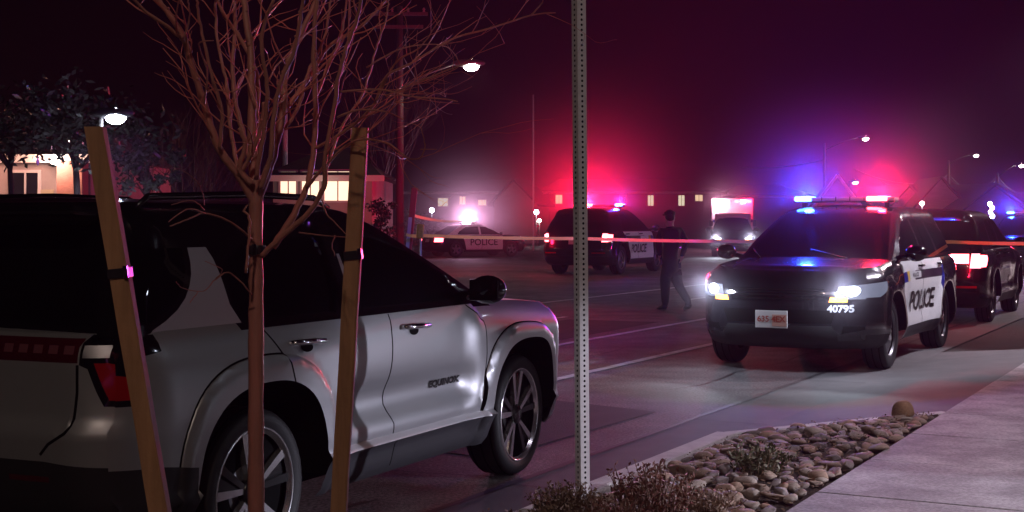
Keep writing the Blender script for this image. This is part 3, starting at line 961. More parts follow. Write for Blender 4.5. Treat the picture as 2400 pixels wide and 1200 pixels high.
# concrete gutter pan along the kerb
sheet('gutter', [RD(-30, -3.86), RD(-30, -3.25), RD(60, -3.25), RD(60, -3.86)], .004, GUTTER)
def mark(name, s0, s1, r, w, m_=PAINT, z=.005):
    return sheet(name, [RD(s0, r - w / 2), RD(s0, r + w / 2), RD(s1, r + w / 2), RD(s1, r - w / 2)], z, m_)
mark('lane_line', -20, 90, -6.05, .11)
mark('lane_line', -20, 90, -7.72, .11)
mark('lane_line', 14, 90, -12.0, .12)
for k in range(7): mark('lane_line', 17 + k * 9, 20.5 + k * 9, -9.9, .11)
# seams and cracks in the street
sm = MB()
def seam(pts, w=.022, z=.008, mb=None):
    pl = strip([(p[0], p[1]) for p in pts], w)
    (mb or sm).add([(a, b, z) for a, b in pl], [tuple(range(len(pl)))], SEAM)
def wob(s0, s1, r0, r1, n, a=.02):
    return [RD(s0 + (s1 - s0) * i / n, r0 + (r1 - r0) * i / n + random.uniform(-a, a)) for i in range(n + 1)]
for i in range(14): # split in quads so that the strips stay convex
    pts = wob(2 + i * 2, 4 + i * 2, -3.87, -3.87, 1, .012); seam(pts, .05)
for i in range(5): seam(wob(4 + i * .5, 4.5 + i * .5, -4.6 + i * .06, -4.54 + i * .06, 1, .02), .03)
for s in (4.2, 7.25, 10.3, 13.4): seam([RD(s, -3.86), RD(s, -3.26)], .016)
for a0, b0, a1, b1 in ((5, -5.2, 9.5, -5.5), (9, -6.6, 16, -6.8), (12, -4.7, 19, -4.45), (16, -8.6, 24, -9.2), (7, -7.1, 7.4, -4.0), (14.5, -9.5, 14.1, -4.2), (20, -7, 20.5, -3.9)):
    n_ = 12
    for i in range(n_):
        t0, t1 = i / n_, (i + 1) / n_
        w1_ = .06 * math.sin(i * 1.7 + a0); w2_ = .06 * math.sin((i + 1) * 1.7 + a0)
        seam([RD(a0 + (a1 - a0) * t0 + w1_ * .4, b0 + (b1 - b0) * t0 + w1_), RD(a0 + (a1 - a0) * t1 + w2_ * .4, b0 + (b1 - b0) * t1 + w2_)], random.uniform(.012, .03))
tag(sm.build('road_seams'), kind='structure')
PATCH = mat('asphalt patch', (.055, .052, .05), .8, noise=(3, .4, (.035, .033, .032)), bump=(120, .6, .012), spec=.3)
sheet('road_patch', [RD(8.2, -5.6), RD(8.0, -4.4), RD(10.6, -4.3), RD(10.9, -5.5)], .0035, PATCH)
sheet('road_patch', [RD(16.2, -9.4), RD(16.0, -8.0), RD(20.1, -8.1), RD(20.0, -9.6)], .0035, PATCH)

# kerb (mitred into the driveway flare)
kb = MB()
def bar_along(mb, a, b, w, z0, z1, m_, bev=.02):
    a, b = Vector((a[0], a[1], 0)), Vector((b[0], b[1], 0))
    d = b - a; L = d.length; ang = math.atan2(d.y, d.x)
    M = Matrix.Rotation(ang, 3, 'Z')
    c = (a + b) / 2
    mb.box((c.x, c.y, (z0 + z1) / 2), (L, w, z1 - z0), m_, M, bev)
for i, (s0, s1) in enumerate(((-12, -3.0), (-2.99, .04), (.05, 3.09), (3.10, 6.14), (6.15, 9.10))):
    bar_along(kb, RD(s0, -3.175), RD(s1, -3.175), .15, -.05, .12, CURBM, .022)
bar_along(kb, RD(9.07, -3.16), RD(10.86, -2.03), .12, -.05, .118, CURBM, .02)
tag(kb.build('curb'), kind='structure')

# driveway apron rising to the pavement, and the pavement slabs
ap = MB()
ap.add([RD(9.18, -3.25, .006), RD(17, -3.25, .006), RD(17, -2.05, .105), RD(10.9, -2.05, .105)], [(0, 1, 2, 3)], GUTTER)
tag(ap.build('driveway'), kind='structure')
pv = MB()
js = [-8, -5.85, -4.69, -3.53, -2.36, -1.2, -.04, 1.13, 2.3, 3.47, 4.64, 5.81, 6.97 + .33, 8.455, 9.62, 10.78, 12, 13.2, 14.4, 15.6, 17, 19, 21, 23, 26, 29, 32, 36, 40, 45, 50]
for a, b in zip(js[:-1], js[1:]):
    p0, p1 = RD(a + .006, 0), RD(b - .006, 0)
    bar_along(pv, RD(a + .006, -1.13), RD(b - .006, -1.13), 1.82, -.05, .12 - .0006 * (int(a * 7) % 3), CONC, .008)
tag(pv.build('sidewalk'), kind='structure')
sheet('sidewalk_base', [RD(-10, -2.04), RD(-10, -.2), RD(50, -.2), RD(50, -2.04)], .085, SEAM)
sheet('verge', [RD(-10, -.20), RD(-10, 30), RD(60, 30), RD(60, -.20)], .09, SOIL)
# far side of the street
sheet('far_verge', [RD(-40, -45), RD(-40, -120), RD(230, -120), RD(230, -45)], .004, SOIL)

# planting bed soil, gently humped
bd = MB()
S0, S1 = -8.0, 10.75
ns, nr = 120, 9
vs, fs = [], []
for i in range(ns + 1):
    s = S0 + (S1 - S0) * i / ns
    rl = -3.10 if s < 9.0 else -3.10 + (s - 9.0) / (10.78 - 9.0) * 1.05
    for j in range(nr + 1):
        r = rl + (-2.045 - rl) * j / nr
        e = math.sin(PI * j / nr)
        vs.append(RD(s, r, .075 + .035 * e + random.uniform(-.008, .008)))
for i in range(ns):
    for j in range(nr):
        a = i * (nr + 1) + j
        fs.append((a, a + 1, a + nr + 2, a + nr + 1))
bd.add(vs, fs, SOIL, True)
tag(bd.build('planting_bed'), kind='structure')

# river cobbles, each stone its own object
protos = []
for k in range(7):
    bm = bmesh.new()
    if k % 2:
        # angular stone: convex hull of random points with softened edges
        for _ in range(22):
            d = Vector((random.gauss(0, 1), random.gauss(0, 1), random.gauss(0, 1))).normalized()
            bm.verts.new(d * random.uniform(.85, 1.12))
        bmesh.ops.convex_hull(bm, input=list(bm.verts))
        bmesh.ops.bevel(bm, geom=list(bm.edges), offset=.10, segments=2, affect='EDGES', profile=.5)
    else:
        bmesh.ops.create_icosphere(bm, subdivisions=3, radius=1)
    ph = [random.uniform(0, 6) for _ in range(6)]
    for v in bm.verts:
        c = v.co
        f = 1 + .10 * math.sin(2.1 * c.x + ph[0]) + .10 * math.sin(2.6 * c.y + ph[1]) + .07 * math.sin(3.3 * c.z + ph[2]) + .05 * math.sin(5 * c.x + 4 * c.y + ph[3])
        v.co = c * f
    me = bpy.data.meshes.new('river_cobble')
    bm.to_mesh(me); bm.free()
    me.polygons.foreach_set('use_smooth', [True] * len(me.polygons))
    cc = [(.28, .21, .155), (.23, .165, .12), (.31, .26, .21), (.20, .17, .155), (.28, .19, .13), (.26, .21, .165), (.18, .135, .11)][k]
    me.materials.append(mat('river rock %d' % k, tuple(min(.6, a * 1.75) for a in cc), .6, noise=(6, .6, tuple(a * .9 for a in cc)), bump=(18, .5, .03), spec=.35))
    protos.append(me)
placed = []
tries = 0
while len(placed) < 285 and tries < 40000:
    tries += 1
    s = random.uniform(6.3, 10.55)
    rl = -3.06 if s < 9.0 else -3.06 + (s - 9.0) / 1.78 * 1.05
    r = random.uniform(rl + .03, -2.09)
    if r > -2.09 or rl + .03 > -2.09: continue
    sz = random.choice((.030, .035, .04, .045, .05, .055, .065)) * random.uniform(.85, 1.15)
    if any((s - a) ** 2 + (r - b) ** 2 < (.80 * (sz + c)) ** 2 for a, b, c in placed): continue
    placed.append((s, r, sz))
    o = bpy.data.objects.new('river_cobble', random.choice(protos))
    p = RD(s, r, .095 + .02 * math.sin(PI * (r + 3.1) / 1.05) + sz * .3)
    o.location = p
    o.scale = (sz * random.uniform(1.05, 1.6), sz * random.uniform(.8, 1.1), sz * random.uniform(.42, .68))
    o.rotation_euler = (random.uniform(-.25, .25), random.uniform(-.25, .25), random.uniform(0, 6.28))
    tag(link(o), 'rounded brown river cobble lying in the planting bed beside the sidewalk', 'rock', 'river cobbles in the planting bed')
# dead leaves and chips between the stones
lt = MB()
LITTER = mat('leaf litter', (.26, .17, .09), .85, noise=(40, .6, (.10, .06, .035)))
for k in range(2600):
    s = random.uniform(4.5, 10.6)
    rl = -3.06 if s < 9.0 else -3.06 + (s - 9.0) / 1.78 * 1.05
    if rl > -2.1: continue
    r = random.uniform(rl, -2.07)
    c = RD(s, r, .105 + .035 * math.sin(PI * (r + 3.1) / 1.05) + random.uniform(-.01, .035))
    a = Vector((random.uniform(-1, 1), random.uniform(-1, 1), random.uniform(-.4, .4))).normalized() * random.uniform(.006, .02)
    b = a.cross(Vector((random.uniform(-.5, .5), random.uniform(-.5, .5), 1))).normalized() * random.uniform(.003, .009)
    lt.add([c - a, c + b, c + a, c - b], [(0, 1, 2, 3)], LITTER)
tag(lt.build('leaf_litter'), 'dead leaves and wood chips scattered among the cobbles', 'leaf litter', kind='stuff')
# the one big boulder at the far tip
o = bpy.data.objects.new('boulder', protos[4].copy())
o.data.materials.clear(); o.data.materials.append(mat('tan boulder', (.42, .25, .13), .8, noise=(5, .6, (.22, .12, .06)), bump=(14, .6, .03)))
bp = RD(10.42, -2.25, .16); o.location = bp; o.scale = (.085, .075, .075)
tag(link(o), 'tan boulder at the far pointed tip of the planting bed', 'rock')

# ------------------------------------------------------------------ plants in the bed
DRY = mat('dry stems', (.30, .20, .12), .7, noise=(20, .5, (.16, .08, .05)))
DRYL = mat('dry leaves', (.34, .24, .15), .55, noise=(15, .6, (.16, .09, .06)))
REDL = mat('russet leaves', (.26, .10, .06), .5, noise=(15, .6, (.13, .05, .04)))
OLIVE = mat('olive leaves', (.13, .13, .06), .55, noise=(15, .6, (.07, .06, .03)))
def shrub(px, py, Y, w, h, label, stems, leaves, ms, ml, leaf=.018, lean=.5, name='dry_shrub'):
    b = P(px, py, Y); b.z = .10
    root = thing(name, b, label, 'shrub')
    st, lf = MB(), MB()
    for k in range(stems):
        a = random.uniform(0, 2 * PI); d = random.random() ** .6
        hh = h * random.uniform(.55, 1.05) * (1 - .35 * d)
        x0, y0 = .35 * w * d * math.cos(a), .35 * w * d * math.sin(a)
        x1, y1 = x0 + lean * hh * math.cos(a) * d + random.uniform(-.04, .04), y0 + lean * hh * math.sin(a) * d + random.uniform(-.04, .04)
        mid = Vector(((x0 + x1) / 2 + random.uniform(-.02, .02), (y0 + y1) / 2 + random.uniform(-.02, .02), hh * .55))
        tip = Vector((x1, y1, hh))
        st.tube([(x0, y0, -.03), mid, tip], [.0032, .0024, .0012], ms, 4, False)
        for q in range(leaves):
            t = random.uniform(.25, 1.02)
            c = (Vector((x0, y0, 0)).lerp(mid, t * 2) if t < .5 else mid.lerp(tip, t * 2 - 1)) + Vector((random.uniform(-.012, .012), random.uniform(-.012, .012), 0))
            d1 = Vector((random.uniform(-1, 1), random.uniform(-1, 1), random.uniform(-.3, 1.2))).normalized() * leaf * random.uniform(.7, 1.5)
            d2 = d1.cross(Vector((random.uniform(-1, 1), random.uniform(-1, 1), random.uniform(-1, 1)))).normalized() * leaf * .28
            lf.add([c, c + d1 * .5 + d2, c + d1, c + d1 * .5 - d2], [(0, 1, 2, 3)], ml)
    st.build('stems', root); lf.build('foliage', root)
    return root
shrub(1330, 1215, 6.75, .42, .20, 'low dry grassy shrub around the foot of the perforated sign post', 170, 9, DRY, DRYL, .022)
shrub(1250, 1215, 6.45, .30, .14, 'small sparse dry weed left of the perforated sign post', 60, 6, DRY, DRYL, .02)
shrub(1525, 1195, 6.7, .42, .34, 'reddish twiggy shrub right of the sign post, tallest in the bed', 110, 13, DRY, REDL, .024, .35)
shrub(1440, 1230, 6.3, .40, .22, 'russet low shrub in front of the twiggy bush at the picture edge', 130, 10, DRY, REDL, .022)
shrub(1660, 1190, 6.9, .34, .15, 'flat brown weed among the cobbles right of the twiggy bush', 60, 8, DRY, DRYL, .02)
shrub(1775, 1085, 7.9, .30, .22, 'olive tufted plant standing among the river cobbles', 70, 12, DRY, OLIVE, .03, .6)
shrub(1165, 1225, 6.4, .16, .16, 'thin single weed sprouting by the curb edge', 14, 6, DRY, REDL, .02)

# ------------------------------------------------------------------ staked young tree
TY = 3.72
root = thing('staked_tree', P(602, 520, TY) - Vector((0, 0, CAMH - .1)), 'bare young tree with reddish trunk tied between two wooden stakes', 'tree')
T0 = root.location.copy()
tr, br, tw = MB(), MB(), MB()
def tp(px, py, dy=0.0): return P(px, py, TY + dy) - T0
pxm = TY / FPX
def limb(mb, pts, w0, w1, dy0=0, dy1=0, n=8, wig=3):
    # pts in photo pixels; widths in pixels; smooth and slightly wavy
    out, rad = [], []
    m_ = len(pts)
    seg = 6
    for i in range((m_ - 1) * seg + 1):
        t = i / seg; k = min(int(t), m_ - 2); u = t - k
        p0 = pts[max(k - 1, 0)]; p1 = pts[k]; p2 = pts[k + 1]; p3 = pts[min(k + 2, m_ - 1)]
        q = [.5 * ((2 * p1[j]) + (-p0[j] + p2[j]) * u + (2 * p0[j] - 5 * p1[j] + 4 * p2[j] - p3[j]) * u * u + (-p0[j] + 3 * p1[j] - 3 * p2[j] + p3[j]) * u ** 3) for j in (0, 1)]
        f = i / ((m_ - 1) * seg)
        out.append(tp(q[0] + random.uniform(-wig, wig) * .5, q[1], dy0 + (dy1 - dy0) * f))
        rad.append((w0 + (w1 - w0) * f) * .45 * pxm * random.uniform(.93, 1.08))
    mb.tube(out, rad, BARK, n)
    return out, rad
limb(tr, [(602, 1800), (601, 1400), (600, 1100), (600, 800), (600, 640), (599, 560), (600, 470), (597, 420)], 44, 33, wig=1.2, n=14)
LIMBS = [
 ([(598, 480), (560, 412), (512, 345), (478, 240), (448, 150), (425, 75), (372, 0), (340, -60)], 24, 12, 0, -.15),
 ([(432, 95), (392, 62), (340, 25), (300, -20)], 11, 6, -.12, -.25),
 ([(597, 460), (592, 340), (590, 200), (586, 110), (572, 0), (566, -60)], 27, 15, 0, .12),
 ([(604, 470), (640, 365), (664, 255), (668, 170), (700, 90), (742, 0), (760, -50)], 25, 12, 0, .2),
 ([(595, 330), (603, 190), (570, 100), (528, 40), (498, -30)], 15, 8, .05, .3),
 ([(664, 262), (715, 195), (770, 110), (845, 62), (905, 0)], 14, 7, .1, .35),
 ([(612, 600), (668, 548), (722, 500), (758, 440), (762, 370), (782, 260), (800, 150), (838, 40), (850, -30)], 16, 8, -.04, -.25),
 ([(640, 580), (690, 500), (722, 430), (735, 350), (740, 230), (735, 120), (742, 0), (742, -40)], 19, 10, .06, .1),
 ([(560, 412), (540, 300), (532, 200), (510, 100), (505, 0)], 12, 7, .08, .3),
 ([(600, 420), (620, 300), (626, 200), (612, 90), (640, 0)], 14, 8, -.05, -.2),
 ([(740, 230), (770, 150), (800, 80), (812, 0)], 9, 5, .1, .25),
 ([(735, 350), (790, 320), (845, 280), (880, 240), (905, 180), (960, 150), (1060, 92), (1150, 66), (1245, 36), (1300, 30)], 10, 3, .08, -.3),
 ([(880, 240), (925, 150), (985, 110), (1030, 48)], 6, 3, -.05, -.2),
 ([(1245, 36), (1268, 10), (1275, -10)], 4, 2, -.28, -.32),
 ([(720, 440), (765, 385), (830, 330), (905, 335), (955, 370), (985, 372)], 9, 3, .06, -.15),
 ([(985, 372), (996, 340), (985, 300), (962, 288)], 4, 2, -.15, -.2),
 ([(985, 350), (1024, 350)], 3, 2, -.18, -.2),
 ([(790, 275), (840, 258), (905, 262), (945, 280)], 6, 3, -.2, -.3),
 ([(800, 215), (860, 210), (905, 212), (960, 226), (1040, 232), (1072, 238)], 6, 3, -.22, -.35),
 ([(905, 225), (960, 200), (1030, 172), (1080, 152)], 5, 3, -.2, -.3),
 ([(860, 158), (930, 118), (1000, 104), (1050, 112), (1080, 150)], 4, 2, -.2, -.3),
 ([(575, 640), (585, 520), (572, 495), (580, 480)], 8, 4, -.1, -.1),
 ([(758, 470), (765, 500), (815, 552)], 4, 2, -.12, -.3),
 ([(700, 545), (760, 552), (812, 556)], 4, 2, -.1, -.2),
 ([(786, 552), (778, 575), (785, 600)], 3, 2, -.15, -.2),
 ([(590, 560), (540, 520), (480, 500), (445, 512), (400, 530)], 6, 3, -.08, -.4),
 ([(480, 500), (440, 490), (395, 520)], 4, 2, -.25, -.45),
 ([(480, 492), (450, 470), (402, 480)], 3, 2, -.25, -.4),
 ([(590, 690), (540, 640), (505, 655), (478, 682), (430, 676), (412, 660)], 4, 2, -.06, -.35),
 ([(465, 684), (445, 710)], 3, 2, -.3, -.33), ([(505, 655), (520, 632), (480, 612)], 3, 2, -.2, -.25),
 ([(480, 480), (466, 430), (430, 400)], 3, 2, -.2, -.35),
 ([(470, 225), (500, 210), (545, 215), (580, 195)], 5, 3, -.06, .0),
 ([(478, 245), (486, 170), (466, 105), (500, 95)], 6, 3, -.1, -.25),
 ([(430, 90), (445, 40), (440, 0)], 6, 4, -.15, -.2),
]
LIMBS += [
 ([(600, 430), (575, 330), (555, 250), (545, 160), (552, 60), (545, -20)], 15, 9, .1, .25),
 ([(612, 440), (632, 380), (640, 290), (655, 200), (690, 120), (706, 30), (712, -20)], 15, 8, -.08, -.2),
 ([(668, 300), (700, 250), (722, 170), (760, 90), (775, 0)], 11, 6, .1, .2),
 ([(515, 350), (520, 260), (500, 190), (470, 60), (462, 0)], 11, 6, -.06, -.15),
 ([(560, 410), (590, 360), (612, 300), (618, 240)], 14, 9, -.03, -.08),
 ([(765, 400), (800, 300), (850, 220), (880, 120), (905, 40), (912, -10)], 8, 4, .1, .2),
 ([(590, 430), (562, 395), (575, 340), (560, 300)], 18, 10, -.03, -.06),
]
store = []
TWIG = mat('red twig bark', (.50, .16, .12), .5)
for pts, w0, w1, d0, d1 in LIMBS:
    o_, r_ = limb(br if w0 > 8 else tw, pts, w0, w1, d0, d1, 8 if w0 > 8 else 6)
    store.append((o_, r_))
def twig(p, d, L, r, depth):
    n = 4
    pts = [p]; q = p.copy(); dd = d.normalized()
    for i in range(n):
        dd = (dd + Vector((random.uniform(-.35, .35), random.uniform(-.35, .35), random.uniform(-.2, .35)))).normalized()
        q = q + dd * L / n; pts.append(q.copy())
    tw.tube(pts, [r, r * .85, r * .7, r * .55, r * .35], TWIG, 5)
    if depth > 0:
        for i in (1, 2, 3, 4):
            if random.random() < .6:
                twig(pts[i], (dd + Vector((random.uniform(-1.2, 1.2), random.uniform(-1, 1), random.uniform(-.5, .8)))), L * random.uniform(.3, .6), r * .55, depth - 1)
for o_, r_ in store[:24] + store[-7:]:
    for i in range(3, len(o_) - 1, 3):
        if o_[i].z + T0.z < 1.72: continue
        if random.random() < .5:
            d = (o_[i + 1] - o_[i]).normalized() + Vector((random.choice((-1, 1)) * random.uniform(.4, 1.1), random.uniform(-.9, .9), random.uniform(-.1, .5)))
            twig(o_[i], d, random.uniform(.10, .34), min(r_[i] * .5, .0027), 1)
    # burrs where old twigs broke off
    for i in range(2, len(o_) - 1, 4):
        if random.random() < .5: tw.sphere(o_[i] + Vector((random.uniform(-1, 1), -.4, random.uniform(-1, 1))) * r_[i], r_[i] * random.uniform(.5, .9), BARK, 6, 4)
tr.build('trunk', root); br.build('branches', root); tw.build('twigs', root)

def stake(label, top, bot, w, Y, strap_y, dy=0.0):
    a = P(*top, Y); b = P(*bot, Y)
    d = (b - a).normalized()
    t = (a.z - .02) / -d.z
    foot = a + d * t
    root = thing('wooden_stake', foot, label, 'stake')
    ww = w * Y / FPX
    mb = MB()
    vs = []
    ax = (a - foot)
    cdir = Vector((1, 0, 0)); ddir = Vector((0, 1, 0))
    cs = [(-.5, -.5), (-.38, -.5), (.38, -.5), (.5, -.42), (.5, .42), (.42, .5), (-.42, .5), (-.5, .42), (-.5, -.38)]
    n = len(cs); N = 14
    for i in range(N + 1):
        c = ax * (i / N)
        for x, y in cs:
            j = random.uniform(-.018, .018)
            vs.append(c + cdir * ww * (x + j) + ddir * ww * (y + j) * .9)
    fs = [(i * n + k, i * n + (k + 1) % n, (i + 1) * n + (k + 1) % n, (i + 1) * n + k) for i in range(N) for k in range(n)]
    fs += [tuple(range(n))[::-1], tuple(N * n + k for k in range(n))]
    mb.add(vs, fs, WOOD)
    mb.build('stake_body', root)
    sb = MB()
    f = (strap_y - top[1]) / (bot[1] - top[1])
    c = a.lerp(b, f) - foot
    tilt = Matrix.Rotation(R(-6), 3, 'Y')
    STR = mat('black strap', (.012, .01, .014), .35, coat=.3)
    q = ww * .56
    lp = []
    for z, g in ((-.012, 1), (.012, 1)):
        for x, y in ((-q, -q), (q, -q), (q, q), (-q, q)): lp.append(c + tilt @ Vector((x, y * .95, z)))
    sb.add(lp, [(0, 1, 5, 4), (1, 2, 6, 5), (2, 3, 7, 6), (3, 0, 4, 7)], STR)
    sb.box(c + Vector((q * .8, -q * .9, .004)), (.010, .012, .03), CHROME, tilt)
    sb.build('strap', root)
    return root
stake('leaning wooden stake left of the staked tree, the thicker tilted one', (224, 298), (376, 1200), 43, 3.45, 640)
stake('nearly upright wooden stake right of the staked tree', (845, 300), (794, 1200), 37, 3.75, 598)
tb = MB()
c = P(600, 585, TY)
STR = MATS['black strap']
tb.lathe([(.026, -.012), (.0285, -.008), (.0285, .008), (.026, .012)], STR, 18, Matrix.Rotation(R(90), 3, 'X') @ Matrix.Rotation(R(0), 3, 'Z'))
tb.box((0, -.029, 0), (.012, .006, .03), STR)
o = tb.build('tree_tie'); o.location = c
tag(o, 'black rubber tie wrapped round the reddish tree trunk', 'tree tie')

# ------------------------------------------------------------------ perforated square sign post
PY_ = 6.95
pb = P(1366, 1203, PY_); pb.z = .08
root = thing('sign_post', pb, 'galvanised square post with a row of punched holes standing in the planting bed', 'post', R(-17))
W = .052; Hh = 3.5
pm = MB()
outer = sample_poly([(-W / 2, 0), (W / 2, 0), (W / 2, Hh), (-W / 2, Hh)], .025)
holes = []
z = .05
while z < Hh - .03:
    holes.append(('h', [(.0066 * math.cos(2 * PI * k / 10), z + .0066 * math.sin(2 * PI * k / 10)) for k in range(10)])); z += .0254
v2, tris = chart(outer, holes, .025)
for k in range(4):
    M = Matrix.Rotation(k * PI / 2, 3, 'Z')
    pm.add([M @ Vector((a, -W / 2, b)) for a, b in v2], tris['body'], GALV)
    pm.box(M @ Vector((0, -W / 2 + .004, Hh / 2)), (W * .86, .002, Hh - .01), DARKIN, M)  # black liner added inside so the holes look dark
pm.box((0, 0, Hh + .001), (W, W, .004), GALV)
pm.build('post_tube', root)
root.rotation_euler = (0, R(-.55), R(30))

# ------------------------------------------------------------------ street furniture behind
POLEW = mat('weathered pole', (.12, .11, .105), .8, noise=(3, .5, (.07, .06, .058), (8, 8, .4)))
LAMPLIT = mat('street lamp lit', (.9, .9, .9), .3, emit=(1, .93, .80), es=60)
LAMPCOOL = mat('cool lamp lit', (.9, .9, .9), .3, emit=(.75, .82, 1), es=55)
LAMPROSE = mat('rose lamp lit', (.9, .7, .7), .3, emit=(1, .45, .42), es=30)
GREYM = mat('grey lamp housing', (.16, .16, .17), .5, metal=.5)

def head(root, at, d, warm, size=1.0, tilt=0):
    """cobra-head luminaire: housing and lit lens"""
    ang = math.atan2(d[1], d[0])
    M = Matrix.Rotation(ang, 3, 'Z')
    h = MB()
    h.sphere((0, 0, 0), 1, GREYM, 14, 8, (.36 * size, .15 * size, .085 * size))
    h.v = [tuple(M @ Vector(v) + Vector(at)) for v in h.v]
    h.build('lamp_housing', root)
    l = MB()
    l.sphere((0, 0, 0), 1, warm, 14, 8, (.17 * size, .14 * size, .13 * size))
    l.v = [tuple(M @ Vector(v) + Vector(at) + M @ Vector((.06 * size, 0, -.045 * size))) for v in l.v]
    l.build('lamp_lens', root)

def street_lamp(px, Y, top, lamp_px, lamp_py, label, r=.11, m_=POLEW, warm=LAMPLIT, crossarm=False, power=0, col=(1, .9, .75), arm_from=None, lsize=1.0, name='street_lamp', cat='street lamp'):
    b = P(px, HOR, Y); b.z = 0
    root = thing(name, b, label, cat)
    zt = P(px, top, Y).z
    mb = MB(); mb.tube([(0, 0, 0), (0, 0, zt * .5), (0, 0, zt)], [r, r * .9, r * .75], m_, 12)
    mb.build('pole', root)
    if lamp_px is not None:
        lp = P(lamp_px, lamp_py, Y) - b
        z0 = P(px, arm_from, Y).z if arm_from else lp.z - .25
        am = MB(); am.tube([(0, 0, z0), (lp.x * .45, 0, (z0 + lp.z) / 2 + .12), (lp.x * .85, 0, lp.z)], [.035, .03, .028], GREYM, 8)
        am.build('lamp_arm', root)
        head(root, lp, (lp.x, 0), warm, lsize)
        if power:
            L = lamp('street_light', 'SPOT', (lp.x * 1.02, 0, lp.z - .2), col, power, root, .12, (0, 0, 0), R(165), .5)
    if crossarm:
        for k, dz in enumerate((.25, .75)):
            c = MB(); c.box((0, -.12 if k else .12, zt - dz), (2.0 - .3 * k, .10, .12), POLEW, None, .01); c.build('crossarm', root)
        for k in range(4):
            q = MB(); q.lathe([(.0, .0), (.05, .02), (.03, .07), (.06, .1), (.02, .16)], mat('insulator', (.25, .22, .2), .3), 10, Matrix.Rotation(R(90), 3, 'X'))
            q.v = [(-.85 + .57 * k + v[0], .12 + v[1], zt - .19 + v[2]) for v in q.v]
            q.build('insulator', root)
    return root
street_lamp(937, 50, 15, 1098, 148, 'wooden utility pole with crossarms and a bright lamp on a long arm', .15, crossarm=True, power=1700, arm_from=208, lsize=1.7, name='utility_pole', cat='utility pole')
street_lamp(668, 58, 195, None, None, 'pale slim pole rising behind the lit house porch', .13, GALV, name='utility_pole', cat='utility pole')
street_lamp(1250, 75, 222, None, None, 'very thin pole standing left of the square sign post', .05, GALV, name='flag_pole', cat='pole')
street_lamp(1932, 95, 335, 2026, 322, 'street lamp with slanting arm behind the blue end of the lightbar', .12, power=500, arm_from=352, lsize=1.3, warm=LAMPLIT)
street_lamp(2223, 105, 375, 2285, 362, 'street lamp on the wire-carrying pole behind the dark SUV', .13, power=350, arm_from=385, lsize=1.2)
street_lamp(2338, 100, 405, 2392, 385, 'street lamp at the right edge of the picture', .13, power=350, arm_from=415, lsize=1.3)
street_lamp(236, 21.5, 240, 262, 265, 'cool white lamp on a slim post among the glinting leaves', .05, power=800, arm_from=262, lsize=1.0, warm=LAMPCOOL, col=(.7, .78, 1))
street_lamp(1985, 120, 440, 2002, 425, 'small rosy lamp on a short pole right of the steep gable', .09, warm=LAMPROSE, arm_from=445, lsize=1.5)
street_lamp(2258, 118, 470, 2274, 446, 'low bright lamp right of the wire-carrying pole', .09, arm_from=470, lsize=2.0)
# assumed unseen street lamp just behind the camera, lighting the near sidewalk
rr = RD(-2.6, 2.3)
root = thing('street_lamp', (rr.x, rr.y, .1), 'unseen assumed street lamp on the near sidewalk behind the viewer', 'street lamp')
mb = MB(); mb.tube([(0, 0, 0), (0, 0, 3.5), (0, 0, 7.0)], [.09, .08, .065], GALV, 12); mb.build('pole', root)
mb = MB(); mb.tube([(0, 0, 6.9), (-.6 * UY, .6 * UX, 7.3), (-1.4 * UY, 1.4 * UX, 7.35)], [.035, .03, .028], GALV, 8); mb.build('lamp_arm', root)
head(root, Vector((-1.7 * UY, 1.7 * UX, 7.35)), (-UY, UX), LAMPLIT, 1.1)
lamp('street_light', 'SPOT', (-1.7 * UY, 1.7 * UX, 7.15), (1, .72, .60), ASSUMED_NEAR_LAMP, root, .15, (0, 0, 0), R(176), .3)

# assumed unseen lamp on the right, added to brighten the police SUV's white doors
root = thing('street_lamp', (8.9, 16.8, .1), 'unseen added pole lamp standing right of the sidewalk beside the police SUV', 'street lamp')
mb = MB(); mb.tube([(0, 0, 0), (0, 0, 2.6), (0, 0, 5.2)], [.08, .07, .06], GALV, 12); mb.build('pole', root)
mb = MB(); mb.tube([(0, 0, 5.15), (-.3, 0, 5.3), (-.6, 0, 5.3)], [.03, .028, .025], GALV, 8); mb.build('lamp_arm', root)
head(root, Vector((-.8, 0, 5.3)), (-1, 0), LAMPCOOL, 1.0)
lamp('patrol_fill', 'SPOT', (-.8, 0, 5.12), (.90, .82, 1), PATROL_FILL, root, .15, aim((-3.3, -1.2, -4.1)), R(46), .7)

# added unseen lamp brightening the near sidewalk, right of the frame
root = thing('street_lamp', (6.6, 7.6, .1), 'unseen lamp on a straight pole, added over the near sidewalk right of the frame', 'street lamp')
mb = MB(); mb.tube([(0, 0, 0), (0, 0, 2.8), (0, 0, 5.6)], [.08, .07, .06], GALV, 12); mb.build('pole', root)
mb = MB(); mb.tube([(0, 0, 5.5), (-.7, -.15, 5.75), (-1.3, -.3, 5.75)], [.03, .028, .025], GALV, 8); mb.build('lamp_arm', root)
head(root, Vector((-1.55, -.35, 5.75)), (-1.55, -.35), LAMPCOOL, 1.0)
lamp('walk_fill', 'SPOT', (-1.55, -.35, 5.57), (.96, .80, 1), WALK_FILL, root, .12, (0, 0, 0), R(92), .5)
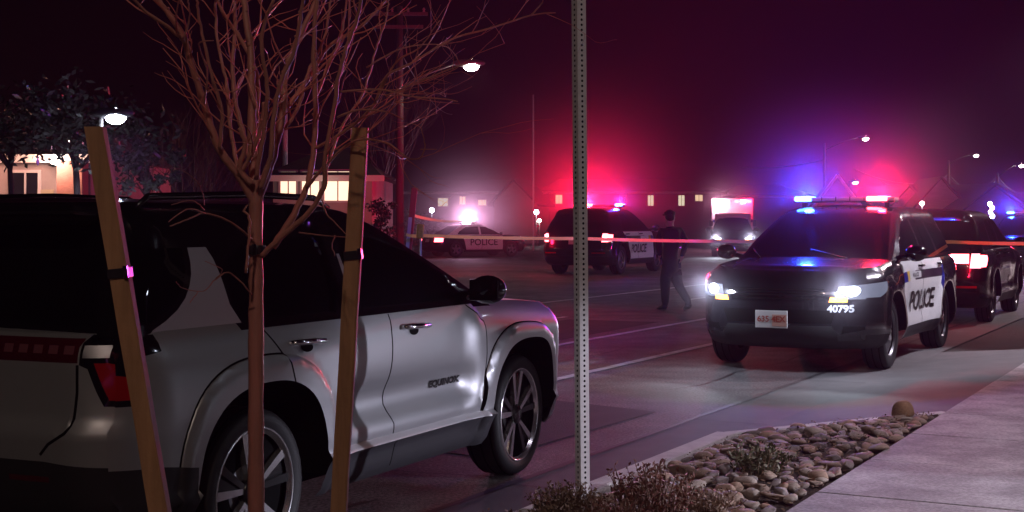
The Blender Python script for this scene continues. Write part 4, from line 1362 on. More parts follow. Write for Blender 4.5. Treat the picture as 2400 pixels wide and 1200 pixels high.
# added unseen fill light, in place of car headlights, raking the silver SUV's doors
root = thing('fill_light', (6.2, 7.3, .1), 'unseen low fill lamp on a short post, added right of the sidewalk', 'fill light')
mb = MB(); mb.tube([(0, 0, 0), (0, 0, .75)], .03, GREYM, 8); mb.build('post', root)
fd = Vector((-6.3, .0, -.88))
mb = MB(); mb.box((.10, -.03, .85), (.12, .26, .18), GREYM, Matrix.Rotation(math.atan2(fd.y, fd.x), 3, 'Z'), .02); mb.build('lamp_housing', root)
mb = MB(); mb.box((.02, -.01, .85), (.02, .22, .14), LAMPCOOL, Matrix.Rotation(math.atan2(fd.y, fd.x), 3, 'Z')); mb.build('lamp_lens', root)
lamp('fill_beam', 'SPOT', (-.05, .01, .85), (.82, .79, 1), DOOR_FILL, root, .05, aim(fd), R(24), .6)
# added unseen lamp farther along the near side, brightening redcar's white doors
rr = RD(34, 1.2)
root = thing('street_lamp', (rr.x, rr.y, .1), 'unseen street lamp added farther along the near sidewalk', 'street lamp')
mb = MB(); mb.tube([(0, 0, 0), (0, 0, 3.5), (0, 0, 7.2)], [.10, .09, .07], GALV, 12); mb.build('pole', root)
mb = MB(); mb.tube([(0, 0, 7.1), (-.8, .4, 7.4), (-1.5, .8, 7.4)], [.035, .03, .028], GALV, 8); mb.build('lamp_arm', root)
head(root, Vector((-1.8, .95, 7.4)), (-1.8, .95), LAMPLIT, 1.1)
lamp('street_light', 'SPOT', (-1.8, .95, 7.2), (1, .78, .84), MID_FILL, root, .15, (0, 0, 0), R(160), .6)

# globe lights on short posts / walls in the distance
def globe(px, py, Y, label, m_, r=.14, group=None):
    p = P(px, py, Y); root = thing('post_light', (p.x, p.y, 0), label, 'lamp', 0, group)
    a = MB(); a.tube([(0, 0, 0), (0, 0, p.z - r * .8)], .035, GREYM, 8); a.build('post', root)
    b = MB(); b.sphere((0, 0, p.z), r, m_, 12, 8); b.build('lamp_globe', root)
globe(1012, 493, 88, 'small white globe light left of the far patrol sedan', LAMPCOOL, .15)
globe(1257, 497, 88, 'small white globe light right of the thin pole', LAMPCOOL, .15)
globe(1264, 517, 88, 'lowest of the two globe lights beside the thin pole', LAMPLIT, .11)

globe(2161, 477, 84, 'white globe light between the lightbar and the wire-carrying pole', LAMPLIT, .13)
p = P(2322, HOR, 70); root = thing('warning_light_post', (p.x, 70, 0), 'post with a column of small white lamps near the right edge', 'warning light')
a = MB(); a.tube([(0, 0, 0), (0, 0, P(0, 470, 70).z)], .05, GREYM, 8); a.build('post', root)
for k, py in enumerate((478, 487, 497, 507)):
    b = MB(); b.sphere(((-.06, .05, -.04, .06)[k], -.08, P(0, py, 70).z), .11, LAMPROSE if k == 1 else LAMPCOOL, 10, 6); b.build('lamp_globe', root)

# power lines
def wires(pts, label, sag=1.0, n=12, r=.03):
    mb = MB()
    out = []
    for i in range(len(pts) - 1):
        a, b = pts[i], pts[i + 1]
        for k in range(n + (i == len(pts) - 2)):
            t = k / n; p = a.lerp(b, t); p.z -= sag * 4 * t * (1 - t); out.append(p)
    mb.tube(out, r, GREYM, 5)
    tag(mb.build('power_line'), label, 'wire')
wires([P(1740, 392, 118), P(1932, 374, 95)], 'pale wire running left from the pole behind the police lightbar', .25, r=.035)
wires([P(2000, 395, 100), P(2223, 418, 105), P(2338, 424, 100), P(2440, 436, 96)], 'upper sagging wire between the two right-hand poles', .7)
wires([P(2060, 420, 100), P(2223, 408, 105), P(2338, 412, 100), P(2440, 418, 96)], 'lower sagging wire between the two right-hand poles', 1.1)
wires([P(937, 118, 50), P(1060, 268, 90)], 'thin wire dropping right from the tall utility pole', .6, r=.015)

# ------------------------------------------------------------------ caution tape and its props
TAPEM = mat('caution tape film', (.85, .66, .26), .35, noise=(3, .25, (.70, .48, .18)))
_b = TAPEM.node_tree.nodes['Principled BSDF']
_t = TAPEM.node_tree.nodes.new('ShaderNodeBsdfTranslucent'); _t.inputs[0].default_value = (.85, .66, .24, 1)
_m = TAPEM.node_tree.nodes.new('ShaderNodeMixShader'); _m.inputs[0].default_value = .45
TAPEM.node_tree.links.new(_b.outputs[0], _m.inputs[1]); TAPEM.node_tree.links.new(_t.outputs[0], _m.inputs[2])
TAPEM.node_tree.links.new(_m.outputs[0], TAPEM.node_tree.nodes['Material Output'].inputs['Surface'])
def tape(pts, w, label, sag=.05, n=14):
    mb = MB(); vs = []
    N = 0
    for i in range(len(pts) - 1):
        a, b = pts[i], pts[i + 1]
        for k in range(n + (i == len(pts) - 2)):
            t = k / n; p = a.lerp(b, t); p.z -= sag * 4 * t * (1 - t)
            tw_ = .35 * math.sin(N * .7) + .15 * math.sin(N * 2.1)
            h = Vector((0, math.sin(tw_), math.cos(tw_))) * w / 2
            vs += [p - h, p + h]; N += 1
    fs = [(2 * i, 2 * i + 2, 2 * i + 3, 2 * i + 1) for i in range(N - 1)]
    mb.add(vs, fs, TAPEM, True)
    return tag(mb.build('caution_tape'), label, 'tape')
tape([P(952, 550, 19.0), P(986, 552, 19), P(1360, 559, 19.5), P(1800, 566, 20), P(2230, 567, 18.2), P(2480, 570, 17.6)], .046, 'yellow caution tape stretched across the whole street', .012)
tape([P(962, 503, 40), P(1085, 517, 60)], .09, 'second faded tape strung from the leaning panel towards the far patrol sedan', .1)
root = thing('tape_stake', Vector((P(986, 520, 19.03).x, 19.03, 0)), 'thin metal stake with a yellow tape bundle on top', 'stake')
mb = MB(); mb.tube([(0, 0, 0), (0, 0, 1.45)], .012, GALV, 8); mb.build('rod', root)
mb = MB(); mb.box((-.005, -.015, 1.43), (.10, .055, .20), mat('yellow bundle', (.75, .50, .10), .5, noise=(30, .4, (.5, .3, .06))), Matrix.Rotation(R(4), 3, 'Y'), .02); mb.build('tape_bundle', root)
bp_ = P(945, 560, 19.3)
root = thing('barricade_panel', (bp_.x, 19.3, 0), 'leaning red and white panel at the left end of the caution tape', 'barricade')
mb = MB(); mb.box((.06, 0, 1.02), (.085, .03, 2.04), mat('panel red', (.50, .05, .07), .5), Matrix.Rotation(R(5.5), 3, 'Y'), .006); mb.build('panel', root)
mb = MB(); mb.box((.075, -.017, 1.35), (.05, .004, .55), mat('panel white', (.7, .62, .66), .5), Matrix.Rotation(R(5.5), 3, 'Y')); mb.build('stripe', root)

# ------------------------------------------------------------------ buildings
STUCCO = mat('pale stucco', (.40, .34, .32), .85, noise=(2, .4, (.30, .25, .24)), bump=(40, .3, .01))
BRICK = mat('pink brick', (.42, .22, .17), .85, noise=(9, .6, (.27, .13, .10), (1, 1, 4)), bump=(30, .4, .01))
FASC = mat('white fascia', (.70, .66, .62), .6)
SHING = mat('dark shingle', (.045, .04, .042), .9, noise=(8, .5, (.025, .022, .024)), bump=(30, .6, .03))
SIDING = mat('grey siding', (.26, .22, .25), .8, noise=(1, .4, (.19, .16, .19), (1, 1, 20)))
SIDING2 = mat('beige siding', (.42, .38, .33), .8, noise=(1, .3, (.34, .30, .26), (1, 1, 20)))
WINLIT = mat('lit window', (.8, .7, .5), .4, emit=(1, .74, .42), es=.85)
WINLIT2 = mat('lit window cool', (.8, .8, .6), .4, emit=(.95, .92, .62), es=.75)
WINHOT = mat('bright window', (.9, .8, .7), .4, emit=(1, .72, .48), es=1.5)
WINDARK = mat('dark window', (.01, .01, .014), .1)
TRIM = mat('window trim', (.55, .5, .5), .6)
def window(root, x, y, z, w, h, m_, mull=True):
    f = MB()
    t = .07
    for c, d in (((x, y - .02, z + h / 2 + t / 2), (w + 2 * t, .06, t)), ((x, y - .02, z - h / 2 - t / 2), (w + 2 * t, .08, t)), ((x - w / 2 - t / 2, y - .02, z), (t, .06, h)), ((x + w / 2 + t / 2, y - .02, z), (t, .06, h))):
        f.box(c, d, TRIM)
    if mull: f.box((x, y - .02, z), (.04, .05, h), TRIM)
    fo = f.build('window', root)
    p = MB(); p.box((x, y + .002, z), (w, .02, h), m_); p.build('pane', fo)
def gable_house(c, rz, w, d, h, rh, wallm, label, name='house', wins=(), group=None, trim=None, over=.35):
    root = thing(name, c, label, 'house', rz, group)
    a = MB()
    a.add([(-w / 2, 0, 0), (w / 2, 0, 0), (w / 2, 0, h), (0, 0, h + rh), (-w / 2, 0, h), (-w / 2, d, 0), (w / 2, d, 0), (w / 2, d, h), (0, d, h + rh), (-w / 2, d, h)],
          [(0, 1, 2, 3, 4), (6, 5, 9, 8, 7), (1, 6, 7, 2), (5, 0, 4, 9)], wallm)
    a.build('wall', root)
    r = MB()
    for s in (-1, 1):
        k = (w / 2 + over) / (w / 2)
        e = Vector((s * w / 2 * k, 0, h + rh - rh * k)); t = Vector((0, 0, h + rh))
        vs = [Vector((v.x, y, v.z + dz)) for y in (-over, d + over) for v in (e, t) for dz in (.02, .20)]
        r.add(vs, [(0, 1, 3, 2), (4, 6, 7, 5), (0, 4, 5, 1), (2, 3, 7, 6), (1, 5, 7, 3), (0, 2, 6, 4)], SHING)
    ro = r.build('roof', root)
    if trim:
        q = MB()
        for s in (-1, 1):
            k = (w / 2 + over) / (w / 2)
            e = Vector((s * w / 2 * k, -over - .03, h + rh - rh * k + .08)); t = Vector((0, -over - .03, h + rh + .12))
            q.tube([e, t], .11, trim, 6)
        q.build('barge_board', ro)
    for x, z, ww, hh, m_ in wins: window(root, x, 0, z, ww, hh, m_)
    return root
def long_house(x0, x1, Y, h, wallm, label, wins=(), depth=9, roof=.9, name='apartment_building', cat='building', doors=()):
    a_ = P(x0, HOR, Y); b_ = P(x1, HOR, Y); w = b_.x - a_.x
    root = thing(name, ((a_.x + b_.x) / 2, Y, 0), label, cat)
    a = MB(); a.box((0, depth / 2, h / 2), (w, depth, h), wallm); a.build('wall', root)
    r = MB()
    vs = [(-w / 2 - .4, -.5, h), (w / 2 + .4, -.5, h), (w / 2 + .4, depth + .5, h), (-w / 2 - .4, depth + .5, h), (-w / 2 + 2, depth / 2, h + roof), (w / 2 - 2, depth / 2, h + roof)]
    r.add(vs, [(0, 1, 5, 4), (2, 3, 4, 5), (1, 2, 5), (3, 0, 4), (0, 3, 2, 1)], SHING)
    ro = r.build('roof', root)
    f = MB(); f.box((0, -.53, h - .06), (w + .9, .05, .2), FASC); f.build('fascia', ro)
    for px, py, wpx, hpx, m_ in wins:
        p = P(px, py, Y); window(root, p.x - (a_.x + b_.x) / 2, 0, p.z, wpx * Y / FPX, hpx * Y / FPX, m_)
    for px, wpx, hh, m_ in doors:
        p = P(px, HOR, Y); d = MB(); d.box((p.x - (a_.x + b_.x) / 2, -.02, hh / 2), (wpx * Y / FPX, .05, hh), m_); d.build('door', root)
    return root
DOORB = mat('beige door', (.40, .34, .22), .5)
# lit porch at the far left
h1 = long_house(-160, 212, 34, 3.15, STUCCO, 'house with a lit pink porch and white fascia at the left edge', [(60, 430, 60, 50, WINDARK)], 8, 1.6, 'house', 'house', [(108, 38, 2.35, DOORB)])
mb = MB(); mb.box((P(180, HOR, 34).x - h1.location.x, -.32, 1.52), (.62, .50, 3.04), BRICK, None, .01); mb.build('brick_pillar', h1)
mb = MB(); mb.box((P(60, HOR, 34).x - h1.location.x, -.62, .45), (2.6, .16, .9), BRICK, None, .01); mb.build('porch_wall', h1)
q = P(152, 378, 34) - h1.location
mb = MB(); mb.box((q.x, -.72, q.z), (.16, .14, .24), mat('porch lamp lit', (1, .95, .9), .3, emit=(1, .9, .82), es=40), None, .03); mb.build('porch_light', h1)
lamp('porch_light', 'POINT', (q.x, -1.0, q.z), (1, .48, .36), 110, h1, .08)
lamp('porch_light', 'POINT', (q.x - 2.2, -1.3, q.z), (1, .48, .36), 110, h1, .08)
# bungalow with bright windows behind the staked tree
h2 = long_house(640, 872, 46, 3.05, STUCCO, 'bungalow with a brightly lit front window behind the staked tree', [(676, 432, 36, 58, WINHOT), (728, 432, 40, 58, WINHOT), (792, 436, 62, 68, WINHOT)], 8, 1.5, 'house', 'house')
q = P(842, 455, 46) - h2.location
lamp('porch_light', 'POINT', (0, -1.6, 2.6), (1, .75, .6), 20, h2, .08)
# long apartment block behind the street
long_house(958, 1255, 112, 3.95, SIDING, 'long low apartment block left of the pink glow with three lit windows', [(1038, 474, 22, 18, WINLIT2), (1084, 470, 13, 18, WINLIT), (1130, 475, 18, 12, WINLIT), (1225, 474, 14, 16, WINDARK)], 12, 1.2)
long_house(1262, 1690, 118, 4.1, SIDING, 'long apartment block behind the red lights with four lit windows in a row', [(1310, 467, 15, 20, WINLIT), (1370, 468, 14, 20, WINDARK), (1525, 470, 13, 24, WINLIT2), (1597, 470, 14, 24, WINLIT2), (1638, 464, 17, 14, WINLIT), (1460, 468, 14, 20, WINDARK)], 12, 1.3)
g0 = P(1205, HOR, 100)
gable_house((g0.x, 100, 0), R(-14), 3.0, 5, 3.0, 1.5, SIDING2, 'pale gabled shed standing in front of the left apartment block', 'shed')
g1 = P(1962, HOR, 88)
gable_house((g1.x, 88, 0), R(-10), 3.3, 9, 2.2, 2.2, SIDING2, 'narrow house with a steep blue-lit gable behind the lightbar', wins=[(.1, 1.55, .9, .9, WINDARK)], trim=FASC)
g2 = P(2130, HOR, 96)
gable_house((g2.x, 96, 0), R(8), 3.2, 8, 2.4, 1.6, SIDING, 'small dark gabled house left of the wire-carrying pole', wins=[(-.4, 1.6, .8, .9, WINDARK)])
g3 = P(2205, HOR, 92)
gable_house((g3.x, 92, 0), R(-6), 3.4, 8, 2.5, 1.9, SIDING2, 'gabled house behind the dark SUV roof', wins=[(.2, 1.7, .8, .9, WINDARK)])
g4 = P(2330, HOR, 90)
gable_house((g4.x, 90, 0), R(10), 4.2, 8, 2.4, 1.5, SIDING, 'wide dark gabled house at the right edge', wins=[(-.8, 1.6, .9, .9, WINDARK)])
long_house(1700, 1905, 125, 3.9, SIDING, 'low building behind the far ambulance', [(1735, 470, 16, 14, WINDARK)], 10, 1.1)

# ------------------------------------------------------------------ background trees
LEAFD = mat('dark evergreen leaf', (.075, .08, .065), .25, coat=.9)
BARKD = mat('dark bark', (.07, .05, .045), .8)
def leafy_tree(c, rad, zc, zr, n, leaf, label, m_, trunk_r=.1, clumps=26, name='leafy_tree', group=None):
    root = thing(name, c, label, 'tree', 0, group)
    t = MB(); t.tube([(0, 0, 0), (.05, 0, zc * .4), (-.03, .04, zc * .8), (.02, 0, zc)], [trunk_r, trunk_r * .8, trunk_r * .6, trunk_r * .35], BARKD, 8)
    cs = []
    for k in range(clumps):
        a = random.uniform(0, 2 * PI); u = random.uniform(-1, 1); rr_ = random.random() ** .45
        q = math.sqrt(1 - u * u)
        cs.append((Vector((rad * rr_ * q * math.cos(a), rad * rr_ * q * math.sin(a), zc + zr * rr_ * u)), random.uniform(.22, .42) * rad))
    for k in range(6):
        cc = random.choice(cs)[0]
        t.tube([(0, 0, zc * .78), cc * .5 + Vector((0, 0, zc * .45)), cc], [trunk_r * .4, trunk_r * .25, .012], BARKD, 5)
    t.build('trunk', root)
    L = MB()
    for k in range(n):
        cc, cr = random.choice(cs)
        d = Vector((random.gauss(0, 1), random.gauss(0, 1), random.gauss(0, .8)))
        p = cc + d.normalized() * cr * random.random() ** .5
        a = Vector((random.uniform(-1, 1), random.uniform(-1, 1), random.uniform(-.8, .8))).normalized() * leaf * random.uniform(.6, 1.4)
        b = a.cross(Vector((random.uniform(-1, 1), random.uniform(-1, 1), random.uniform(-1, 1)))).normalized() * leaf * .42
        L.add([p - a, p + b, p + a, p - b], [(0, 1, 2, 3)], m_)
    L.build('crown', root)
    return root
def bare_tree(c, h, spread, label, n=7, m_=None, name='bare_tree', depth=4):
    m_ = m_ or BARKD
    root = thing(name, c, label, 'tree')
    t, b = MB(), MB()
    t.tube([(0, 0, 0), (.03, 0, h * .2), (0, .02, h * .42)], [h * .018, h * .015, h * .012], m_, 8)
    def grow(p, d, L, r, k):
        pts = [p]; q = p.copy(); d = d.normalized()
        for i in range(3):
            d = (d + Vector((random.uniform(-.25, .25), random.uniform(-.25, .25), random.uniform(-.05, .2)))).normalized()
            q = q + d * L / 3; pts.append(q.copy())
        b.tube(pts, [r, r * .85, r * .7, r * .5], m_, 4, False)
        if k > 0:
            for j in range(3):
                e = d + Vector((random.uniform(-1, 1) * spread, random.uniform(-1, 1) * spread, random.uniform(-.1, .6)))
                grow(pts[random.choice((2, 3))], e, L * random.uniform(.6, .85), r * .55, k - 1)
    for j in range(n):
        a = 2 * PI * j / n + random.uniform(-.3, .3)
        grow(Vector((0, .01, h * random.uniform(.26, .42))), Vector((math.cos(a) * spread, math.sin(a) * spread, 1)), h * .24, h * .007, depth)
    t.build('trunk', root); b.build('crown', root)
p = P(180, HOR, 24); leafy_tree((p.x, 24, 0), 1.6, 3.15, .66, 2000, .08, 'leafy tree with glinting leaves in front of the lit porch house', LEAFD, .09)
p = P(345, HOR, 25); leafy_tree((p.x, 25, 0), .55, 2.55, 1.0, 1100, .07, 'slender leafy tree right of the tilted stake', LEAFD, .06, 16)
p = P(25, HOR, 26); leafy_tree((p.x, 26, 0), .9, 3.25, .5, 1100, .075, 'smaller leafy tree at the left edge above the porch roof', LEAFD, .08)
p = P(440, HOR, 33); bare_tree((p.x, 33, 0), 4.4, .8, 'dark bare tree between the leafy tree and the staked tree', 8)
p = P(520, HOR, 38); bare_tree((p.x, 38, 0), 3.6, .9, 'low bare tree right of the dark bare tree', 7)
p = P(900, HOR, 62); bare_tree((p.x, 62, 0), 8.6, .6, 'tall bare tree left of the utility pole', 8)
HEDG = mat('hedge leaf', (.05, .06, .04), .6)
p = P(888, HOR, 42); leafy_tree((p.x, 42, 0), .55, 1.35, 1.25, 1500, .06, 'narrow dark evergreen beside the bungalow', HEDG, .05, 18, 'evergreen_shrub')
p = P(560, HOR, 40); leafy_tree((p.x, 40, 0), 1.0, 1.2, .9, 1400, .07, 'dark round bush left of the bungalow', HEDG, .05, 16, 'evergreen_shrub')
p = P(985, HOR, 78); leafy_tree((p.x, 78, 0), 1.3, 1.2, 1.0, 1300, .12, 'dark bush in front of the left apartment block', HEDG, .06, 16, 'evergreen_shrub')

# ------------------------------------------------------------------ vehicles
def heading(deg_from_axis): return R(90 - deg_from_axis)
silver = make_silver_suv((-1.36, 7.73, 0), R(64.5))
RZM = math.atan2(-.883, -.4695)
main, lo = make_patrol_suv((3.86, 16.41, 0), RZM, 'black and white police SUV facing the viewer with headlights and roof lights on', True, False, (1, 1), True, '40795')
redcar, _ = make_patrol_suv((2.98, 43.1, 0), heading(25), 'police SUV seen from behind in a red glow, beside the walking officer', False, True, (1, 1), True, None)
redcar.scale = (1.13, 1.13, 1.13)
farcar, _ = make_patrol_suv(tuple(P(1716, HOR, 64).xy) + (0,), R(-98), 'police SUV with blazing headlights parked in front of the ambulance', True, False, (0, 0), True, None, lightbar=False)
dark, _ = make_patrol_suv((7.32, 23.35, 0), heading(27), 'unmarked dark SUV with red tail lights right of the police SUV', False, True, (0, 0), False, None, lightbar=False, name='dark_suv', cat='car', wide_tail=True)
edge, _ = make_patrol_suv(tuple(P(2408, HOR, 42).xy) + (0,), R(-112), 'police SUV with blue and red lights at the right edge', True, False, (1, 1), True, None)
sed = make_patrol_sedan(tuple(P(1112, HOR, 63).xy) + (0,), heading(58), 'patrol sedan far off with a blinding white roof light')

# ambulance: box body and cab
def ambulance(loc, rz):
    root = thing('ambulance', loc, 'ambulance with a tall box body lit pink behind the far police SUV', 'ambulance', rz)
    AMB = mat('ambulance white', (.80, .78, .78), .4, coat=.3)
    b = MB(); b.box((-1.0, 0, 1.78), (3.8, 2.35, 2.25), AMB, None, .06); bo = b.build('box_body', root)
    c = MB(); c.box((1.55, 0, 1.32), (1.3, 2.0, 1.5), AMB, None, .12); c.box((2.6, 0, .92), (1.1, 1.95, .75), AMB, None, .12); co = c.build('cab', root)
    w = MB(); w.box((2.205, 0, 1.66), (.03, 1.7, .62), GLASS, Matrix.Rotation(R(-18), 3, 'Y')); w.build('windshield', co)
    g = MB(); g.box((3.155, 0, .95), (.03, 1.2, .38), GLOSSB); g.build('grille', co)
    bu = MB(); bu.box((3.16, 0, .52), (.14, 2.0, .22), CHROME, None, .03); bu.build('bumper', co)
    st = MB(); st.box((.895, 0, 1.62), (.02, 2.3, .16), STRIPEB); st.build('stripe', bo)
    for s in (-1, 1):
        h = MB(); h.box((3.155, s * .78, .98), (.04, .26, .2), HEADDIM, None, .01); h.build('headlight', co)
        for k in range(3):
            l = MB(); l.box((.915, s * (.95 - .35 * k), 2.72), (.04, .24, .13), REDLIT if k != 1 else BARWHITE, None, .02); l.build('warning_light', bo)
        for x in (2.35, -1.6): wheel(root, x, s * .92, .40, .26, .24, s, 'five')
        m = MB(); m.box((1.95, s * 1.2, 1.5), (.1, .2, .34), PLASTIC, None, .03); m.build('mirror', co)
    f = MB(); f.box((.5, 0, .55), (4.6, 1.2, .1), DARKIN); f.build('chassis', root)
    return root
pa = P(1716, HOR, 80)
amb = ambulance((pa.x, 80, 0), R(-98))

# lamps of the vehicles: lightbar modules, headlights, tail lights, added glow beams
RED, BLU, WHT = (1, .008, .045), (.012, .05, 1), (.80, .87, 1)
def bar_lamps(root, red, blue, x=-.35, z=1.93, yr=.44, yb=-.49):
    if red: lamp('red_flasher', 'POINT', (x, yr, z), RED, red, root, .06)
    if blue: lamp('blue_flasher', 'POINT', (x, yb, z), BLU, blue, root, .06)
def beam(root, loc, col, power, half, up, side=0):
    # added narrow spot aimed near the camera so its scatter in haze imitates bloom
    w = Matrix.Rotation(root.rotation_euler.z, 3, 'Z') @ (Vector(loc) * root.scale.x) + root.location
    d = (Vector((0, 0, CAMH)) - w).normalized()
    d.z += math.tan(R(up)); d.x += math.tan(R(side))
    d = Matrix.Rotation(-root.rotation_euler.z, 3, 'Z') @ d
    lamp('glow_beam', 'SPOT', loc, col, power, root, .05, aim(d), R(2 * half), 1.0)
def head_lamps(root, power, y=.74, z=.88, x=2.52, spot=70, down=4, glow=0):
    for s in (1, -1):
        lamp('headlight_beam', 'SPOT', (x, s * y, z), WHT, power, root, .05, aim((1, s * .02, -math.tan(R(down)))), R(spot), .35)
        if glow: lamp('headlight_glow', 'POINT', (x + .06, s * y, z + .02), (.72, .78, 1), glow, root, .05)
bar_lamps(main, 330, 380)
beam(main, (-.2, .40, 1.93), RED, 7920, 6, 2.6, 3)
beam(main, (-.2, -.47, 1.93), BLU, 11220, 6, 2.6, 2)
head_lamps(main, 50, glow=32)
for s in (1, -1): beam(main, (2.56, s * .74, .93), (.45, .45, 1), 858, 8, 4)
bar_lamps(redcar, 2300, 110)
beam(redcar, (-.55, .40, 1.96), RED, 75900, 5, 2.2, 2.4)
beam(redcar, (-.5, -.49, 1.95), BLU, 2310, 5, 2)
lamp('tail_glow', 'POINT', (-2.62, .82, .97), RED, 18, redcar, .05)
head_lamps(farcar, 300, glow=30)
for s in (1, -1): beam(farcar, (2.58, s * .74, .93), (1, .62, .70), 2640, 4, 1.5)
bar_lamps(edge, 250, 400)
beam(edge, (-.2, -.49, 1.93), (.12, .2, 1), 9900, 5, 2)
beam(edge, (-.2, .44, 1.93), RED, 4620, 5, 2)
head_lamps(edge, 150, glow=20)
lamp('tail_glow', 'POINT', (-2.62, -.84, .97), RED, 14, dark, .05)
lamp('white_flasher', 'POINT', (-.3, 0, 1.68), (1, .50, .80), 520, sed, .08)
beam(sed, (-.3, -.3, 1.66), (1, .42, .70), 66000, 3.2, 1, 1.2)
lamp('warning_glow', 'POINT', (1.2, .9, 2.75), RED, 160, amb, .08)
beam(amb, (1.3, .5, 2.8), RED, 19800, 4, 1.5)
lamp('warning_glow', 'POINT', (1.2, -.9, 2.75), (1, .45, .62), 260, amb, .08)

# ------------------------------------------------------------------ walking officer, seen from behind
def officer():
    Y = 24.7
    base = P(1575, 725, Y); base.z = 0
    root = thing('person', base, 'police officer in dark uniform walking away across the street by the caution tape', 'person')
    def J(px, py, dy=0): 
        v = P(px, py, Y + dy); return v - base
    V, E, Rr = [], [], []
    def v(p, r): V.append(p); Rr.append(r if isinstance(r, tuple) else (r, r)); return len(V) - 1
    def chain(i, pts):
        for p, r in pts:
            j = v(p, r); E.append((i, j)); i = j
        return i
    pel = v(J(1570, 622), (.185, .14))
    wa = chain(pel, [(J(1571, 600), (.190, .14))])
    ch = chain(wa, [(J(1572, 577), (.215, .15)), (J(1573, 555), (.235, .145))])
    nb = chain(ch, [(J(1572, 539), (.17, .11)), (J(1571, 529), (.066, .066)), (J(1570, 522, .02), (.066, .07))])
    hd = chain(nb, [(J(1570, 514, .03), (.078, .096)), (J(1570, 505, .03), (.080, .098)), (J(1570, 498, .02), (.062, .078))])
    # arms
    def arm(sx, pts, wrist_dir):
        sh = chain(ch, [(J(*pts[0]), .088)])
        el = chain(sh, [(J(*pts[1]), .072), (J(*pts[2]), .062)])
        wr = chain(el, [(J(*pts[3]), .054), (J(*pts[4]), .042)])
        d = Vector(wrist_dir).normalized()
        w0 = V[wr]
        palm = chain(wr, [(w0 + d * .05, (.036, .022)), (w0 + d * .09, (.038, .018))])
        side = d.cross(Vector((1, 0, 0))).normalized()
        for k in range(4):
            o = side * (-.027 + .018 * k)
            ln = (.065, .075, .07, .055)[k]
            curl = Vector((-sx * .015, 0, 0))
            chain(palm, [(w0 + d * .105 + o, .0105), (w0 + d * (.105 + ln * .5) + o + curl, .0095), (w0 + d * (.105 + ln * .85) + o + curl * 3, .0085)])
        chain(wr + 1, [(w0 + d * .055 + side * -.042, .012), (w0 + d * .095 + side * -.058, .010)])
    arm(1, [(1595, 543, -.02), (1603, 558, -.05), (1608, 571, -.10), (1603, 585, -.16), (1599, 597, -.20)], (-.25, -.35, -1))
    arm(-1, [(1550, 543, .02), (1544, 558, .04), (1543, 572, .06), (1545, 588, .13), (1548, 602, .18)], (.1, .3, -1))
    # planted left leg
    chain(pel, [(J(1562, 638, .0), .125), (J(1559, 655, .01), .112), (J(1559, 678, .02), .090), (J(1559, 692, .0), .084), (J(1559, 708, -.02), .074), (J(1559, 716, -.02), .050), (J(1551, 721, .04), (.042, .040)), (J(1543, 722.5, .10), (.036, .028))])
    # trailing right leg
    chain(pel, [(J(1578, 637, -.02), .122), (J(1584, 652, -.05), .108), (J(1592, 672, -.12), .088), (J(1601, 687, -.24), .080), (J(1611, 703, -.36), .070), (J(1615, 711, -.38), .048), (J(1611, 718, -.30), (.042, .036)), (J(1606, 722, -.22), (.036, .026))])
    me = bpy.data.meshes.new('body')
    me.from_pydata([tuple(p) for p in V], E, [])
    ob = bpy.data.objects.new('body', me); COL.objects.link(ob)
    sk = ob.modifiers.new('skin', 'SKIN'); sk.use_smooth_shade = True
    for i, sv in enumerate(me.skin_vertices[0].data):
        sv.radius = Rr[i]; sv.use_root = (i == 0)
    sb = ob.modifiers.new('sub', 'SUBSURF'); sb.levels = 2; sb.render_levels = 2
    dg = bpy.context.evaluated_depsgraph_get()
    m2 = bpy.data.meshes.new_from_object(ob.evaluated_get(dg))
    bpy.data.objects.remove(ob)
    m2.name = 'body'
    m2.materials.clear(); m2.materials.append(UNIFORM); m2.materials.append(SKIN)
    zn = J(1571, 531).z
    zh = J(1548, 604).z
    for pl in m2.polygons:
        c = pl.center
        hand = (c - V[0]).length > .25 and c.z < zh + .03 and c.z > zh - .25 and abs(c.x - V[0].x) > .14
        pl.material_index = 1 if (c.z > zn or hand) else 0
        pl.use_smooth = True
    b = link(bpy.data.objects.new('body', m2), root)
    # cap, belt, radio, boots
    hc = J(1570, 501, .03)
    cp = MB(); cp.sphere(hc, .102, UNIFORM, 16, 10, (.95, 1.1, .72)); cp.lathe([(.098, 0), (.100, -.01), (.100, -.03)], UNIFORM, 20, Matrix.Translation(hc).to_3x3() @ Matrix.Rotation(R(-90), 3, 'X'))
    cp.v = [v_ for v_ in cp.v]
    n0 = 16 * 11
    cp.v = cp.v[:n0] + [(v_[0] + hc.x, v_[1] + hc.y, v_[2] + hc.z) for v_ in cp.v[n0:]]
    cp.box(hc + Vector((-.04, .12, -.02)), (.15, .09, .012), UNIFORM, Matrix.Rotation(R(8), 3, 'X'), .004)
    cp.build('cap', root)
    hr = MB(); hr.sphere(J(1570, 507, .02) + Vector((0, -.012, .0)), .098, mat('dark hair', (.012, .009, .008), .6), 14, 9, (.88, 1.02, 1.0)); hr.build('hair', root)
    for s in (-1, 1):
        er = MB(); er.sphere(J(1570, 511, .03) + Vector((s * .083, 0, 0)), .026, SKIN, 8, 6, (.4, .7, 1.1)); er.build('ear', root)
    bl = MB(); c = J(1570, 611)
    bl.lathe([(.158, -.028), (.166, -.02), (.166, .02), (.158, .028)], PLASTIC, 24, Matrix.Diagonal((1.0, .76, 1)) @ Matrix.Rotation(R(90), 3, 'X'))
    bl.v = [(v_[0] + c.x, v_[1] + c.y, v_[2] + c.z) for v_ in bl.v]
    bl.box(c + Vector((.17, -.02, -.05)), (.05, .09, .17), PLASTIC, None, .012)
    bl.box(c + Vector((-.16, -.03, -.02)), (.05, .07, .10), PLASTIC, None, .012)
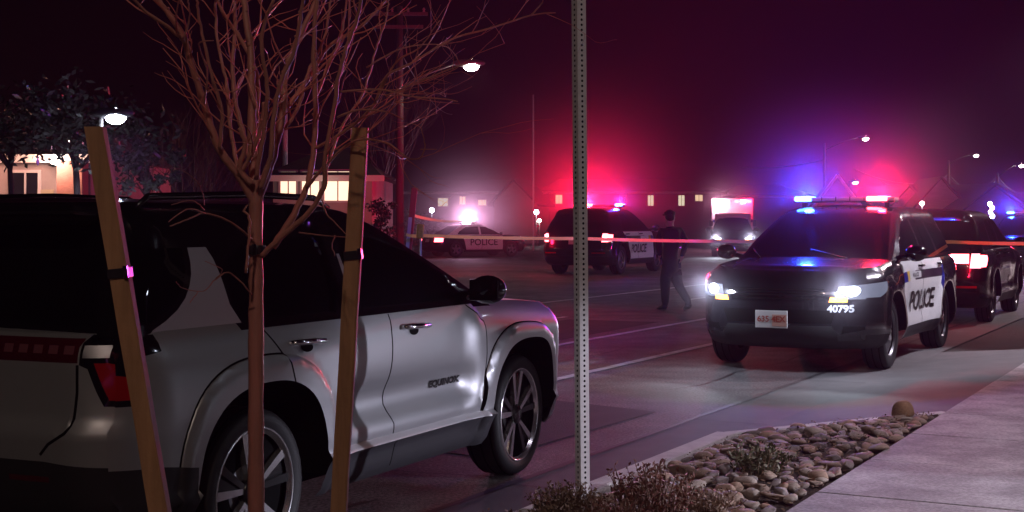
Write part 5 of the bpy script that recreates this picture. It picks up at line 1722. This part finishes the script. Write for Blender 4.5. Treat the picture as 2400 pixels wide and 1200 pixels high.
    bl.box(c + Vector((.07, -.125, -.01)), (.08, .04, .06), PLASTIC, None, .01)
    bl.build('duty_belt', root)
    rd = MB(); rd.box(J(1590, 580) + Vector((.02, -.13, 0)), (.045, .012, .02), mat('reflective patch', (.8, .8, .85), .2, metal=.6)); rd.build('reflective_patch', root)
    for pts in ([(1559, 714, -.02), (1556, 720, .0), (1549, 722, .05), (1542, 723, .11)], [(1614, 711, -.38), (1613, 716, -.36), (1609, 719.5, -.28), (1605, 722.5, -.20)]):
        bt = MB(); bt.tube([J(*q) for q in pts], [.062, .060, .050, .036], PLASTIC, 12); bt.build('boot', root)
    return root
officer()

# ------------------------------------------------------------------ night haze round everything, added to carry the lamps' glow
hz = MB()
hz.box((40, 90, 5.4), (420, 340, 13.0), mat('haze air', (1, 1, 1)))
ho = hz.build('haze'); ho['kind'] = 'stuff'
hm = MATS['haze air']; nt = hm.node_tree
nt.nodes.remove(nt.nodes['Principled BSDF'])
pv_ = nt.nodes.new('ShaderNodeVolumePrincipled')
pv_.inputs['Density'].default_value = HAZE_DENSITY
pv_.inputs['Color'].default_value = (.88, .46, .88, 1)  # magenta tint put in to colour the sky glow
pv_.inputs['Anisotropy'].default_value = .15
nt.links.new(pv_.outputs[0], nt.nodes['Material Output'].inputs['Volume'])

# mist added round the vehicles' lamps to imitate lens bloom, lit by them
def mist(root, loc, rad, den, pw=2.5):
    w = Matrix.Rotation(root.rotation_euler.z, 3, 'Z') @ (Vector(loc) * root.scale.x) + root.location
    b = MB(); b.sphere((0, 0, 0), rad, mist_mat(rad, den, pw), 24, 16)
    o = b.build('bloom_mist'); o.location = w; o['kind'] = 'stuff'
def mist_mat(rad, den, pw):
    k = 'mist %g %g %g' % (rad, den, pw)
    if k in MATS: return MATS[k]
    m = mat(k); nt = m.node_tree
    nt.nodes.remove(nt.nodes['Principled BSDF'])
    v = nt.nodes.new('ShaderNodeVolumePrincipled')
    v.inputs['Color'].default_value = (.9, .8, .9, 1)
    tc = nt.nodes.new('ShaderNodeTexCoord')
    ln = nt.nodes.new('ShaderNodeVectorMath'); ln.operation = 'LENGTH'
    nt.links.new(tc.outputs['Object'], ln.inputs[0])
    mr = nt.nodes.new('ShaderNodeMapRange')       # 1 at the middle, 0 at the rim
    mr.inputs[1].default_value = 0; mr.inputs[2].default_value = rad * .985; mr.inputs[3].default_value = 1; mr.inputs[4].default_value = 0
    nt.links.new(ln.outputs['Value'], mr.inputs[0])
    p = nt.nodes.new('ShaderNodeMath'); p.operation = 'POWER'; p.inputs[1].default_value = pw
    nt.links.new(mr.outputs[0], p.inputs[0])
    q = nt.nodes.new('ShaderNodeMath'); q.operation = 'MULTIPLY'; q.inputs[1].default_value = den
    nt.links.new(p.outputs[0], q.inputs[0])
    nt.links.new(q.outputs[0], v.inputs['Density'])
    nt.links.new(v.outputs[0], nt.nodes['Material Output'].inputs['Volume'])
    return m
mist(redcar, (-.35, .44, 1.93), 5.5, .075)
mist(redcar, (-.35, -.49, 1.93), 1.0, .08)
mist(main, (-.35, .44, 1.93), 1.9, .075)
mist(main, (-.35, -.49, 1.93), 1.9, .075)
for s_ in (1, -1): mist(main, (2.55, s_ * .70, .90), .72, .13)
mist(sed, (-.3, 0, 1.68), 5.0, .22)
mist(amb, (1.2, 0, 2.75), 3.4, .12)
for s_ in (1, -1): mist(farcar, (2.58, s_ * .74, .90), 1.6, .22)
mist(edge, (-.35, -.49, 1.93), 2.6, .10)
